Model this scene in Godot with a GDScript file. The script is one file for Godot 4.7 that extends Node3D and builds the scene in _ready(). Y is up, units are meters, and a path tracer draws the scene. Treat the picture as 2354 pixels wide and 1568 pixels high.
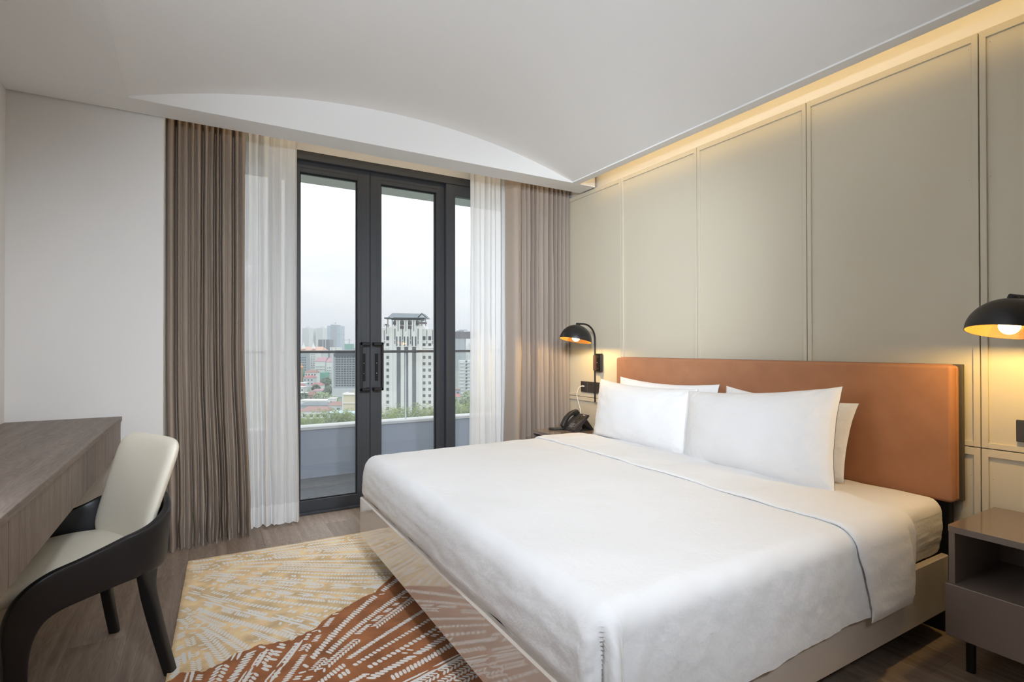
extends Node3D
# A hotel bedroom: the headboard wall runs along x = 2.65, the balcony door along z = -3.85.

const CAM := Vector3(0.0, 1.15, 0.0)
var mats := {}
var names := {}
var rng := RandomNumberGenerator.new()


# ---------------------------------------------------------------- geometry collector
class Geo:
	var v := PackedVector3Array()
	var n := PackedVector3Array()
	var t := PackedVector2Array()
	var c := PackedColorArray()
	var i := PackedInt32Array()

	func quad(a: Vector3, b: Vector3, cc: Vector3, d: Vector3, uv := Rect2(0, 0, 1, 1)) -> void:
		# corners run counter-clockwise seen from outside
		var nn := (b - a).cross(d - a)
		if nn.length_squared() < 1e-16:
			nn = (cc - b).cross(d - b)
		nn = nn.normalized()
		var k := v.size()
		v.append_array([a, b, cc, d])
		n.append_array([nn, nn, nn, nn])
		t.append_array([uv.position, Vector2(uv.end.x, uv.position.y), uv.end, Vector2(uv.position.x, uv.end.y)])
		i.append_array([k, k + 2, k + 1, k, k + 3, k + 2])

	func tri(a: Vector3, b: Vector3, cc: Vector3) -> void:
		var nn := (b - a).cross(cc - a).normalized()
		var k := v.size()
		v.append_array([a, b, cc])
		n.append_array([nn, nn, nn])
		t.append_array([Vector2(0, 0), Vector2(1, 0), Vector2(0, 1)])
		i.append_array([k, k + 2, k + 1])

	func box(lo: Vector3, hi: Vector3, b := 0.002, x := Transform3D()) -> void:
		# a box with chamfered edges
		var m := (lo + hi) * 0.5
		var h := (hi - lo) * 0.5
		b = minf(b, minf(h.x, minf(h.y, h.z)) * 0.7)
		for ax in 3:
			var a1 := (ax + 1) % 3
			var a2 := (ax + 2) % 3
			for s in [1.0, -1.0]:
				var q := []
				for k in [[-1.0, -1.0], [1.0, -1.0], [1.0, 1.0], [-1.0, 1.0]]:
					var p := Vector3()
					p[ax] = s * h[ax]
					p[a1] = k[0] * (h[a1] - b)
					p[a2] = k[1] * (h[a2] - b)
					q.append(x * (m + p))
				if s > 0:
					quad(q[0], q[1], q[2], q[3])
				else:
					quad(q[0], q[3], q[2], q[1])
		if b <= 0.0:
			return
		for ax in 3:   # edges parallel to ax
			var a1 := (ax + 1) % 3
			var a2 := (ax + 2) % 3
			for s1 in [1.0, -1.0]:
				for s2 in [1.0, -1.0]:
					var q := []
					for k in [[0, -1.0], [1, -1.0], [1, 1.0], [0, 1.0]]:
						var p := Vector3()
						p[ax] = k[1] * (h[ax] - b)
						p[a1] = s1 * (h[a1] - (b if k[0] == 1 else 0.0))
						p[a2] = s2 * (h[a2] - (0.0 if k[0] == 1 else b))
						q.append(x * (m + p))
					if s1 * s2 > 0:
						quad(q[0], q[1], q[2], q[3])
					else:
						quad(q[0], q[3], q[2], q[1])
		for sx in [1.0, -1.0]:
			for sy in [1.0, -1.0]:
				for sz in [1.0, -1.0]:
					var a := x * (m + Vector3(sx * h.x, sy * (h.y - b), sz * (h.z - b)))
					var bb := x * (m + Vector3(sx * (h.x - b), sy * h.y, sz * (h.z - b)))
					var cc := x * (m + Vector3(sx * (h.x - b), sy * (h.y - b), sz * h.z))
					if sx * sy * sz > 0:
						tri(a, bb, cc)
					else:
						tri(a, cc, bb)

	func grid(p: PackedVector3Array, nu: int, nv: int, cu := false, cv := false, flip := false, uvs := Vector2(1, 1), uvo := Vector2()) -> void:
		# nu x nv points, p[a * nv + b]; smooth normals along du x dv; closed ways join their last row to the first
		var k := v.size()
		for a in nu:
			var a0 := (a - 1 + nu) % nu if cu else maxi(a - 1, 0)
			var a1 := (a + 1) % nu if cu else mini(a + 1, nu - 1)
			for b in nv:
				var b0 := (b - 1 + nv) % nv if cv else maxi(b - 1, 0)
				var b1 := (b + 1) % nv if cv else mini(b + 1, nv - 1)
				var du := p[a1 * nv + b] - p[a0 * nv + b]
				var dv := p[a * nv + b1] - p[a * nv + b0]
				var nn := du.cross(dv)
				if nn.length_squared() < 1e-18:
					var aa := 1 if a == 0 else (nu - 2 if a == nu - 1 else a)
					du = p[((aa + 1) % nu) * nv + b] - p[((aa - 1 + nu) % nu) * nv + b]
					dv = p[aa * nv + b1] - p[aa * nv + b0]
					nn = du.cross(dv)
				nn = nn.normalized()
				v.append(p[a * nv + b])
				n.append(-nn if flip else nn)
				t.append(uvo + Vector2(float(a) / maxi(nu - 1, 1), float(b) / maxi(nv - 1, 1)) * uvs)
		for a in (nu if cu else nu - 1):
			var a1 := (a + 1) % nu
			for b in (nv if cv else nv - 1):
				var b1 := (b + 1) % nv
				var q := [k + a * nv + b, k + a1 * nv + b, k + a1 * nv + b1, k + a * nv + b1]
				if flip:
					i.append_array([q[0], q[1], q[2], q[0], q[2], q[3]])
				else:
					i.append_array([q[0], q[2], q[1], q[0], q[3], q[2]])

	func fan(rim: Array, out: Vector3) -> void:
		# a flat cap over a closed rim, facing out
		var m := Vector3()
		for p in rim:
			m += p
		m /= rim.size()
		for k in rim.size():
			var a: Vector3 = rim[k]
			var b: Vector3 = rim[(k + 1) % rim.size()]
			if (a - m).cross(b - m).dot(out) >= 0:
				tri(m, a, b)
			else:
				tri(m, b, a)

	func sweep(path: Array, wd: Array, nd: Array, w: Array, th: Array, sides := 16, pw := 0.5, caps := true) -> void:
		# rounded-rectangle profile: half axes w along wd, th along nd
		var p := PackedVector3Array()
		for k in path.size():
			for s in sides:
				var a := TAU * s / sides
				var ca := cos(a)
				var sa := sin(a)
				p.append(path[k] + wd[k] * (signf(ca) * pow(absf(ca), pw) * w[k]) + nd[k] * (signf(sa) * pow(absf(sa), pw) * th[k]))
		var turn: Vector3 = (path[1] - path[0]).cross(wd[0])
		grid(p, path.size(), sides, false, true, turn.dot(nd[0]) > 0)
		if caps:
			var r0 := []
			var r1 := []
			for s in sides:
				r0.append(p[s])
				r1.append(p[(path.size() - 1) * sides + s])
			fan(r0, path[0] - path[1])
			fan(r1, path[-1] - path[-2])

	func tube(path: Array, r: float, sides := 10, caps := true, r2 := -1.0) -> void:
		var wd := []
		var nd := []
		var rr := []
		var up := Vector3.UP
		for k in path.size():
			var d: Vector3 = (path[mini(k + 1, path.size() - 1)] - path[maxi(k - 1, 0)]).normalized()
			if k == 0:
				up = Vector3.UP if absf(d.y) < 0.9 else Vector3.RIGHT
			var side := d.cross(up).normalized()
			up = side.cross(d).normalized()
			wd.append(side)
			nd.append(up)
			rr.append(r if r2 < 0 else lerpf(r, r2, float(k) / (path.size() - 1)))
		sweep(path, wd, nd, rr, rr, sides, 1.0, caps)

	func lathe(prof: Array, sides: int, x := Transform3D(), capped := true) -> void:
		# prof: Vector2(radius, height) from bottom to top, outside seen from the right
		var p := PackedVector3Array()
		for q in prof:
			for s in sides:
				var a := TAU * s / sides
				p.append(x * Vector3(q.x * cos(a), q.y, -q.x * sin(a)))
		grid(p, prof.size(), sides, false, true, true)
		if capped:
			for e in [0, prof.size() - 1]:
				if prof[e].x > 1e-5:
					var rim := []
					for s in sides:
						rim.append(p[e * sides + s])
					fan(rim, x.basis.y * (-1.0 if e == 0 else 1.0))

	func soft_box(lo: Vector3, hi: Vector3, r: float, seg := 4, mid := 1) -> void:
		# a box with round edges of radius r
		var ticks := []
		for ax in 3:
			var q := []
			for k in seg + 1:
				q.append(lo[ax] + r * (1.0 - cos(PI / 2 * k / seg)) * 1.0)
			for k in range(1, mid):
				q.append(lerpf(lo[ax] + r, hi[ax] - r, float(k) / mid))
			for k in range(seg, -1, -1):
				q.append(hi[ax] - r * (1.0 - cos(PI / 2 * k / seg)))
			ticks.append(q)
		for ax in 3:
			var a1 := (ax + 1) % 3
			var a2 := (ax + 2) % 3
			for s in [0, 1]:
				var p := PackedVector3Array()
				var nn := PackedVector3Array()
				for u in ticks[a1]:
					for w in ticks[a2]:
						var o := Vector3()
						o[ax] = hi[ax] if s == 1 else lo[ax]
						o[a1] = u
						o[a2] = w
						var inner := o.clamp(lo + Vector3.ONE * r, hi - Vector3.ONE * r)
						var d := (o - inner).normalized()
						var e := inner + d * r
						p.append(e)
						nn.append(d)
				var first := n.size()
				grid(p, ticks[a1].size(), ticks[a2].size(), false, false, s == 0)
				for k in nn.size():
					n[first + k] = nn[k]

	func smooth() -> void:
		# normals anew after points were moved; points in the same place share theirs
		var sum := {}
		for k in range(0, i.size(), 3):
			var a := v[i[k]]
			var b := v[i[k + 1]]
			var d := v[i[k + 2]]
			var nn := (d - a).cross(b - a)
			for q in [a, b, d]:
				var key := Vector3i(q * 20000.0)
				sum[key] = sum.get(key, Vector3()) + nn
		for k in v.size():
			n[k] = (sum[Vector3i(v[k] * 20000.0)] as Vector3).normalized()

	func prism(poly: PackedVector2Array, z0: float, z1: float, x := Transform3D()) -> void:
		# polygon in x, y pushed along z
		if Geometry2D.is_polygon_clockwise(poly):
			poly = poly.duplicate()
			poly.reverse()
		var ix := Geometry2D.triangulate_polygon(poly)
		for k in range(0, ix.size(), 3):
			var a := poly[ix[k]]
			var b := poly[ix[k + 1]]
			var d := poly[ix[k + 2]]
			if (b - a).cross(d - a) < 0:
				var sw := b
				b = d
				d = sw
			tri(x * Vector3(a.x, a.y, z1), x * Vector3(b.x, b.y, z1), x * Vector3(d.x, d.y, z1))
			tri(x * Vector3(a.x, a.y, z0), x * Vector3(d.x, d.y, z0), x * Vector3(b.x, b.y, z0))
		for k in poly.size():
			var a := poly[k]
			var b := poly[(k + 1) % poly.size()]
			quad(x * Vector3(a.x, a.y, z0), x * Vector3(b.x, b.y, z0), x * Vector3(b.x, b.y, z1), x * Vector3(a.x, a.y, z1))

	func mesh() -> ArrayMesh:
		var a := []
		a.resize(Mesh.ARRAY_MAX)
		a[Mesh.ARRAY_VERTEX] = v
		a[Mesh.ARRAY_NORMAL] = n
		a[Mesh.ARRAY_TEX_UV] = t
		if c.size() == v.size():
			a[Mesh.ARRAY_COLOR] = c
		a[Mesh.ARRAY_INDEX] = i
		var m := ArrayMesh.new()
		m.add_surface_from_arrays(Mesh.PRIMITIVE_TRIANGLES, a)
		return m


# ---------------------------------------------------------------- scene helpers
func numbered(called: String) -> String:
	var k: int = names.get(called, 0)
	names[called] = k + 1
	return called if k == 0 else "%s_%03d" % [called, k]


func thing(called: String, label: String, category: String, at := Vector3.ZERO, turn := 0.0, group := "") -> Node3D:
	var o := Node3D.new()
	o.name = numbered(called)
	add_child(o, true)
	o.position = at
	o.rotation.y = turn
	tag(o, label, category, group)
	return o


func tag(o: Node, label: String, category: String, group := "") -> Node:
	o.set_meta("label", label)
	o.set_meta("category", category)
	if group:
		o.set_meta("group", group)
	return o


func obj(called: String, g, m: Material, parent: Node = self, at := Vector3.ZERO) -> MeshInstance3D:
	var o := MeshInstance3D.new()
	o.name = numbered(called) if parent == self else called
	o.mesh = g.mesh() if g is Geo else g
	o.material_override = m
	o.position = at
	o.cast_shadow = GeometryInstance3D.SHADOW_CASTING_SETTING_ON
	parent.add_child(o, true)
	return o


func struct_node(called: String, label: String) -> Node3D:
	var o := Node3D.new()
	o.name = called
	add_child(o, true)
	o.set_meta("kind", "structure")
	o.set_meta("label", label)
	o.set_meta("category", "room shell")
	return o


func struct(called: String, g, m: Material, label: String, category: String) -> MeshInstance3D:
	var o := obj(called, g, m)
	o.set_meta("kind", "structure")
	tag(o, label, category)
	return o


func boxes(list: Array, b := 0.002) -> Geo:
	var g := Geo.new()
	for q in list:
		g.box(q[0], q[1], b)
	return g


func V(x: float, y: float, z: float) -> Vector3:
	return Vector3(x, y, z)


func spline(pts: Array, per: int) -> Array:
	# Catmull-Rom through floats or vectors
	var r := []
	for k in pts.size() - 1:
		var p0 = pts[maxi(k - 1, 0)]
		var p1 = pts[k]
		var p2 = pts[k + 1]
		var p3 = pts[mini(k + 2, pts.size() - 1)]
		for s in per:
			var u := float(s) / per
			r.append((p1 * 2.0 + (p2 - p0) * u + (p0 * 2.0 - p1 * 5.0 + p2 * 4.0 - p3) * u * u + (p1 * 3.0 - p0 - p2 * 3.0 + p3) * u * u * u) * 0.5)
	r.append(pts[-1])
	return r


func sstep(a: float, b: float, x: float) -> float:
	var u := clampf((x - a) / (b - a), 0.0, 1.0)
	return u * u * (3.0 - 2.0 * u)


# ---------------------------------------------------------------- materials
func noise(freq: float, sd: int, oct := 4, kind := FastNoiseLite.TYPE_SIMPLEX_SMOOTH) -> FastNoiseLite:
	var f := FastNoiseLite.new()
	f.noise_type = kind
	f.frequency = freq
	f.seed = sd
	f.fractal_octaves = oct
	return f


func noise_tex(freq: float, sd: int, lo: Color, hi: Color, size := 256, oct := 4) -> NoiseTexture2D:
	var x := NoiseTexture2D.new()
	x.width = size
	x.height = size
	x.seamless = true
	x.noise = noise(freq, sd, oct)
	var g := Gradient.new()
	g.set_color(0, lo)
	g.set_color(1, hi)
	x.color_ramp = g
	return x


func mat(called: String, color: String, rough := 0.8, spec := 0.5) -> StandardMaterial3D:
	if mats.has(called):
		return mats[called]
	var m := StandardMaterial3D.new()
	m.resource_name = called
	m.albedo_color = Color(color)
	m.roughness = rough
	m.metallic_specular = spec
	mats[called] = m
	return m


func grained(m: StandardMaterial3D, tex: Texture2D, per_metre: float) -> StandardMaterial3D:
	m.albedo_texture = tex
	m.uv1_triplanar = true
	m.uv1_scale = Vector3.ONE * per_metre
	return m


func relief(m: StandardMaterial3D, tex: Texture2D, cm: float) -> StandardMaterial3D:
	m.heightmap_enabled = true
	m.heightmap_texture = tex
	m.heightmap_scale = cm
	return m


func wood_image(w: int, h: int, sd: int, dark: Color, light: Color, rings: float) -> ImageTexture:
	var big := noise(1.0, sd, 3)
	var fine := noise(1.0, sd + 7, 2)
	var data := PackedByteArray()
	data.resize(w * h * 3)
	for y in h:
		var fy := float(y) / h
		# the grain runs along v; both ends meet by blending
		for x in w:
			var fx := float(x) / w
			var a := big.get_noise_2d(fx * 3.0, fy * 1.5)
			var ring := 0.5 + 0.5 * sin((a * rings + fx * rings * 0.55) * TAU)
			var pore := fine.get_noise_2d(fx * 160.0, fy * 9.0)
			var tone := big.get_noise_2d(fx * 9.0 + 40.0, fy * 0.8)
			var q := clampf(0.52 + 0.20 * (ring - 0.5) + 0.30 * pore + 0.35 * tone, 0.0, 1.0)
			var c := dark.lerp(light, q)
			var k := (y * w + x) * 3
			data[k] = int(c.r * 255)
			data[k + 1] = int(c.g * 255)
			data[k + 2] = int(c.b * 255)
	return ImageTexture.create_from_image(Image.create_from_data(w, h, false, Image.FORMAT_RGB8, data))


func make_materials() -> void:
	var grain_soft := noise_tex(0.08, 3, Color(0.97, 0.97, 0.97), Color(1, 1, 1))
	var weave := noise_tex(0.35, 5, Color(0.80, 0.79, 0.78), Color(1, 1, 1), 256, 2)
	var bump := noise_tex(0.25, 9, Color.BLACK, Color.WHITE, 256, 3)
	var bump_soft := noise_tex(0.05, 12, Color.BLACK, Color.WHITE, 256, 4)
	mat("wall_paint", "#f1eeea", 0.9, 0.25)
	mat("ceiling_paint", "#f4f2ef", 0.95, 0.2)
	mat("panel_paint", "#d5cbb5", 0.5, 0.4)
	mat("groove", "#6b6252", 0.9)
	relief(grained(mat("curtain_cloth", "#bfb0a2", 0.95, 0.1), weave, 6.0), bump, 0.08)
	var sheer := mat("sheer_cloth", "#f6f4f1", 0.95, 0.1)
	sheer.transparency = BaseMaterial3D.TRANSPARENCY_ALPHA
	sheer.albedo_color.a = 0.88
	sheer.backlight_enabled = true
	sheer.backlight = Color(0.7, 0.7, 0.7)
	var hem := mat("sheer_hem", "#f6f4f1", 0.95, 0.1)
	hem.backlight_enabled = true
	hem.backlight = Color(0.6, 0.6, 0.6)
	relief(mat("linen", "#f1efed", 0.75, 0.25), bump_soft, 0.06).uv1_triplanar = true
	mats.linen.uv1_scale = Vector3.ONE * 4.0
	relief(grained(mat("velvet", "#bb8563", 0.8, 0.2), noise_tex(0.02, 21, Color(0.93, 0.92, 0.91), Color(1, 1, 1)), 1.2), bump, 0.02)
	mats.velvet.rim_enabled = true
	mats.velvet.rim = 0.6
	mats.velvet.rim_tint = 0.7
	var lac := mat("cream_lacquer", "#d6cabd", 0.06, 0.62)
	lac.clearcoat_enabled = true
	lac.clearcoat = 1.0
	lac.clearcoat_roughness = 0.03
	mat("taupe_lacquer", "#7f7066", 0.09, 0.6)
	relief(grained(mat("black_leather", "#1c1b1c", 0.42, 0.5), grain_soft, 6.0), bump, 0.02)
	relief(grained(mat("cream_leather", "#efe6d3", 0.5, 0.4), grain_soft, 6.0), bump, 0.02)
	mat("black_metal", "#1d1b1a", 0.35, 0.5)
	mat("black_plastic", "#2a2928", 0.45, 0.5)
	mat("dark_plastic", "#3b3737", 0.5, 0.5)
	mat("screen_glass", "#3a352f", 0.12, 0.5)
	mat("key_plastic", "#8d8b89", 0.5)
	mat("white_print", "#dcdcdc", 0.5)
	mat("black_board", "#0e0e0f", 0.8)
	mat("walnut", "#4a2a1c", 0.45)
	mat("frame_metal", "#3d3f43", 0.45, 0.5)
	mat("black_handle", "#18181a", 0.4)
	mat("steel", "#b8bcc0", 0.3).metallic = 0.8
	mat("gasket", "#111213", 0.8)
	var pane := mat("window_glass", "#f4fbfa", 0.02, 0.5)
	pane.transparency = BaseMaterial3D.TRANSPARENCY_ALPHA
	pane.albedo_color.a = 0.03
	var pane2 := mat("balustrade_glass", "#e4f2f0", 0.02, 0.4)
	pane2.transparency = BaseMaterial3D.TRANSPARENCY_ALPHA
	pane2.albedo_color.a = 0.06
	mat("shade_gold", "#6a4620", 0.5, 0.4)
	var bulb := mat("bulb_glow", "#fff1d8", 0.5)
	bulb.emission_enabled = true
	bulb.emission = Color(1.0, 0.86, 0.62)
	bulb.emission_energy_multiplier = 5.0
	var lampg := mat("unseen_lamp_glow", "#ffffff", 0.6)  # glowing faces of the unseen lamps and the mirror panel
	lampg.emission_enabled = true
	lampg.emission = Color(1.0, 0.98, 0.95)
	lampg.emission_energy_multiplier = 1.5
	var led := mat("led_glow", "#fff1d8", 0.5)
	led.emission_enabled = true
	led.emission = Color(1.0, 0.80, 0.50)
	led.emission_energy_multiplier = 2.0
	mat("baseboard_paint", "#e4e0da", 0.5)
	mat("balcony_concrete", "#a3adbc", 0.8)
	mat("coping_stone", "#d9dbdc", 0.6)
	mat("soffit_paint", "#d8dddd", 0.9)
	mat("soil", "#3a2e24", 1.0)
	# wood: floor planks in three tones, and the desk
	var fw := wood_image(512, 1024, 31, Color("#84756a"), Color("#b9a89a"), 5.0)
	var tones := ["#f4efe9", "#fffaf5", "#e9e2db"]
	for k in 3:
		var m := mat("floor_wood_%d" % k, tones[k], 0.42, 0.45)
		m.albedo_texture = fw
	var dw := wood_image(512, 1024, 77, Color("#6a5d55"), Color("#9a8b80"), 6.0)
	mat("desk_wood", "#ffffff", 0.5, 0.4).albedo_texture = dw


# ---------------------------------------------------------------- the room
func sky_image() -> ImageTexture:
	# an overcast sky: bright at the zenith, a third as bright at the horizon, with thin cloud
	var w := 1024
	var h := 512
	var data := PackedFloat32Array()
	data.resize(w * h * 3)
	var f1 := noise(1.0, 41, 5)
	var f2 := noise(1.0, 43, 4)
	for y in h:
		var el := PI / 2 - PI * (y + 0.5) / h
		var se := sin(el)
		for x in w:
			var k := (y * w + x) * 3
			if el < 0.0:
				var g := lerpf(0.42, 0.20, clampf(-el * 3.0, 0.0, 1.0))
				data[k] = g * 0.97
				data[k + 1] = g
				data[k + 2] = g * 1.02
				continue
			var az := TAU * (x + 0.5) / w
			var q := 1.6 / (se + 0.12)
			var cl := f1.get_noise_3d(cos(az) * q * 0.55, sin(az) * q * 0.55, el * 6.0)
			var c2 := f2.get_noise_3d(cos(az) * q * 1.6 + 9.0, sin(az) * q * 1.6, el * 22.0)
			var cloud := clampf(0.5 + 0.9 * cl + 0.45 * c2, 0.0, 1.0)
			var l := SKY * (1.0 + 2.0 * se)
			var tint := Color(0.86, 0.92, 0.96).lerp(Color(1.0, 1.0, 1.0), cloud)
			data[k] = l * tint.r
			data[k + 1] = l * tint.g
			data[k + 2] = l * tint.b
	return ImageTexture.create_from_image(Image.create_from_data(w, h, false, Image.FORMAT_RGBF, data.to_byte_array()))


func build_floor() -> void:
	var fl := struct("floor", boxes([[V(-0.93, -0.15, -4.05), V(2.8, -0.0135, 2.1)]], 0.0), mat("groove", ""), "grey-brown wooden plank floor of the bedroom", "floor")
	var wide := 0.19
	var long := 1.22
	var kinds := []
	for k in 8:
		var g := Geo.new()
		g.box(V(0, -0.013, 0), V(wide - 0.0004, 0, long - 0.0004), 0.0005)
		var off := Vector2(rng.randf(), rng.randf())
		for q in g.v.size():   # the grain texture is 0.38 m wide and 1.22 m long
			g.t[q] = Vector2(g.v[q].x / 0.38, g.v[q].z / 1.22) + off
		kinds.append(g.mesh())
	var x := -0.83
	var row := 0
	while x < 2.66:
		var z := -3.9 - fmod(row * 0.47, 1.0) * long
		while z < 2.0:
			if z > -5.2:
				var p := obj("plank", kinds[rng.randi() % 8], mats["floor_wood_%d" % (rng.randi() % 3)], fl, V(x, 0, z))
				p.position.z = maxf(z, -3.9)
				if z < -3.9:
					p.scale.z = (z + long + 3.9) / long
					if p.scale.z < 0.03:
						p.scale.z = 0.03
				elif z + long > 2.0:
					p.scale.z = (2.0 - z) / long
			z += long
		x += wide
		row += 1


func build_shell() -> void:
	var paint: Material = mats.wall_paint
	struct("wall_left", boxes([[V(-0.95, 0, -3.9), V(-0.83, 2.78, 2.12)]], 0.0), paint, "plain white wall behind the wooden desk", "wall")
	struct("wall_corner", boxes([[V(-0.83, 0, -3.9), V(-0.19, 2.78, -3.44)]], 0.0), paint, "plain off-white wall between the desk and the left curtain", "wall")
	struct("wall_window", boxes([[V(-0.95, 2.5, -4.1), V(2.8, 2.9, -3.845)], [V(2.3, 0, -4.1), V(2.8, 2.5, -3.845)], [V(-0.95, 0, -4.1), V(-0.16, 2.5, -3.845)]], 0.0), paint, "white wall around the balcony door", "wall")
	struct("wall_back", boxes([[V(-0.95, 0, 2.0), V(2.8, 2.9, 2.12)]], 0.0), paint, "white wall behind the camera", "wall")
	struct("baseboard_corner", boxes([[V(-0.83, 0, -3.44), V(-0.185, 0.085, -3.428)], [V(-0.19, 0, -3.6), V(-0.178, 0.085, -3.428)]], 0.002), mats.baseboard_paint, "low white baseboard along the wall beside the curtain", "baseboard")
	# headboard wall: a white wall with framed panels in front of it
	var hw := struct("wall_headboard", boxes([[V(2.672, 0, -4.1), V(2.8, 2.9, 2.12)]], 0.0), paint, "wall of beige framed panels behind the bed", "wall")
	for row in 2:
		var y0 := 0.02 if row == 0 else 0.7525
		var y1 := 0.7485 if row == 0 else 2.396
		var z := -3.652
		while z < 1.9:
			var z1 := z + 0.694
			var g := Geo.new()
			var a := z + 0.002
			var b := z1 - 0.002
			var e := 0.021
			g.box(V(2.659, y0, a), V(2.671, y1, b), 0.0005)
			g.box(V(2.65, y0, a), V(2.6595, y1, a + e), 0.0012)
			g.box(V(2.65, y0, b - e), V(2.6595, y1, b), 0.0012)
			g.box(V(2.65, y0, a + e - 0.001), V(2.6595, y0 + e, b - e + 0.001), 0.0012)
			g.box(V(2.65, y1 - 0.030, a + e - 0.001), V(2.6595, y1, b - e + 0.001), 0.0012)
			var pn := obj("wall_panel", g, mats.panel_paint, hw)
			var nh := Geo.new()
			for q in (4 if row == 1 else 2):
				var yy := lerpf(y0 + 0.05, y1 - 0.07, (q + 0.1 * sin(z * 9.0 + q)) / (3.0 if row == 1 else 1.0) * 0.98)
				for zz in [a + 0.032, b - 0.032]:
					nh.box(V(2.6586, yy - 0.001, zz - 0.001), V(2.6591, yy + 0.001, zz + 0.001), 0.0002)
			obj("nail_holes", nh, mats.groove, pn).set_meta("kind", "stuff")
			z = z1
	# ceiling: a flat margin, a shallow vault, the beam before the window and a light cove along the headboard wall
	var cp: Material = mats.ceiling_paint
	var top := struct("ceiling", boxes([[V(-0.95, 2.72, -3.9), V(2.8, 2.9, 2.12)], [V(-0.83, 2.4, -3.24), V(-0.324, 2.5, 2.0)]], 0.0), cp, "white ceiling with a shallow vaulted middle", "ceiling")
	var g := Geo.new()
	var p := PackedVector3Array()
	var half := 1.372
	var sag := 0.211
	var rad := (half * half + sag * sag) / (2.0 * sag)
	for k in 65:
		var x := lerpf(-half, half, k / 64.0)
		for z in [-3.24, 2.0]:
			p.append(V(x + 1.048, 2.4085 + sqrt(rad * rad - x * x) - (rad - sag), z))
	g.grid(p, 65, 2, false, false, false)
	g.box(V(-0.324, 2.63, -3.24), V(2.42, 2.64, 2.0), 0.0)
	g.quad(V(-0.324, 2.4, -3.24), V(-0.324, 2.4, 2.0), V(-0.324, 2.41, 2.0), V(-0.324, 2.41, -3.24))
	obj("vault", g, cp, top)
	obj("cove_shelf", boxes([[V(2.42, 2.4, -3.24), V(2.487, 2.416, 2.0)], [V(2.424, 2.408, -3.24), V(2.436, 2.65, 2.0)], [V(2.43, 2.56, -3.24), V(2.68, 2.6, 2.0)]], 0.001), cp, top)
	obj("beam", boxes([[V(-0.83, 2.4, -3.43), V(2.64, 2.72, -3.24)]], 0.0015), cp, top)
	obj("pelmet_recess", boxes([[V(-0.83, 2.62, -3.9), V(2.8, 2.72, -3.42)]], 0.0), cp, top)
	# light strips hidden in the cove and behind the beam
	var s1 := struct("trim_1", boxes([[V(2.452, 2.4175, -3.2), V(2.466, 2.424, 1.95)]], 0.001), mats.led_glow, "thin warm light strip lying in the ceiling cove", "light strip")
	for k in 5:
		var l := AreaLight3D.new()
		l.name = "cove_light"
		s1.add_child(l, true)
		l.position = V(2.468, 2.432, -3.2 + 0.515 + 1.03 * k)
		l.rotation.y = -PI / 2
		l.area_size = Vector2(1.03, 0.012)
		l.light_color = Color(1.0, 0.86, 0.56)
		l.light_energy = COVE
		l.shadow_enabled = true
		l.area_range = 8.0
	var s2 := struct("trim_2", boxes([[V(-0.1, 2.612, -3.5), V(2.5, 2.62, -3.488)]], 0.001), mats.led_glow, "thin warm light strip behind the beam over the curtains", "light strip")
	for k in 2:
		var l := AreaLight3D.new()
		l.name = "pelmet_light"
		s2.add_child(l, true)
		l.position = V(0.55 + 1.3 * k, 2.608, -3.494)
		l.rotation.x = -PI / 2 + 0.7
		l.area_size = Vector2(1.3, 0.012)
		l.light_color = Color(1.0, 0.92, 0.76)
		l.light_energy = PELMET
		l.shadow_enabled = true
		l.area_range = 8.0


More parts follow.
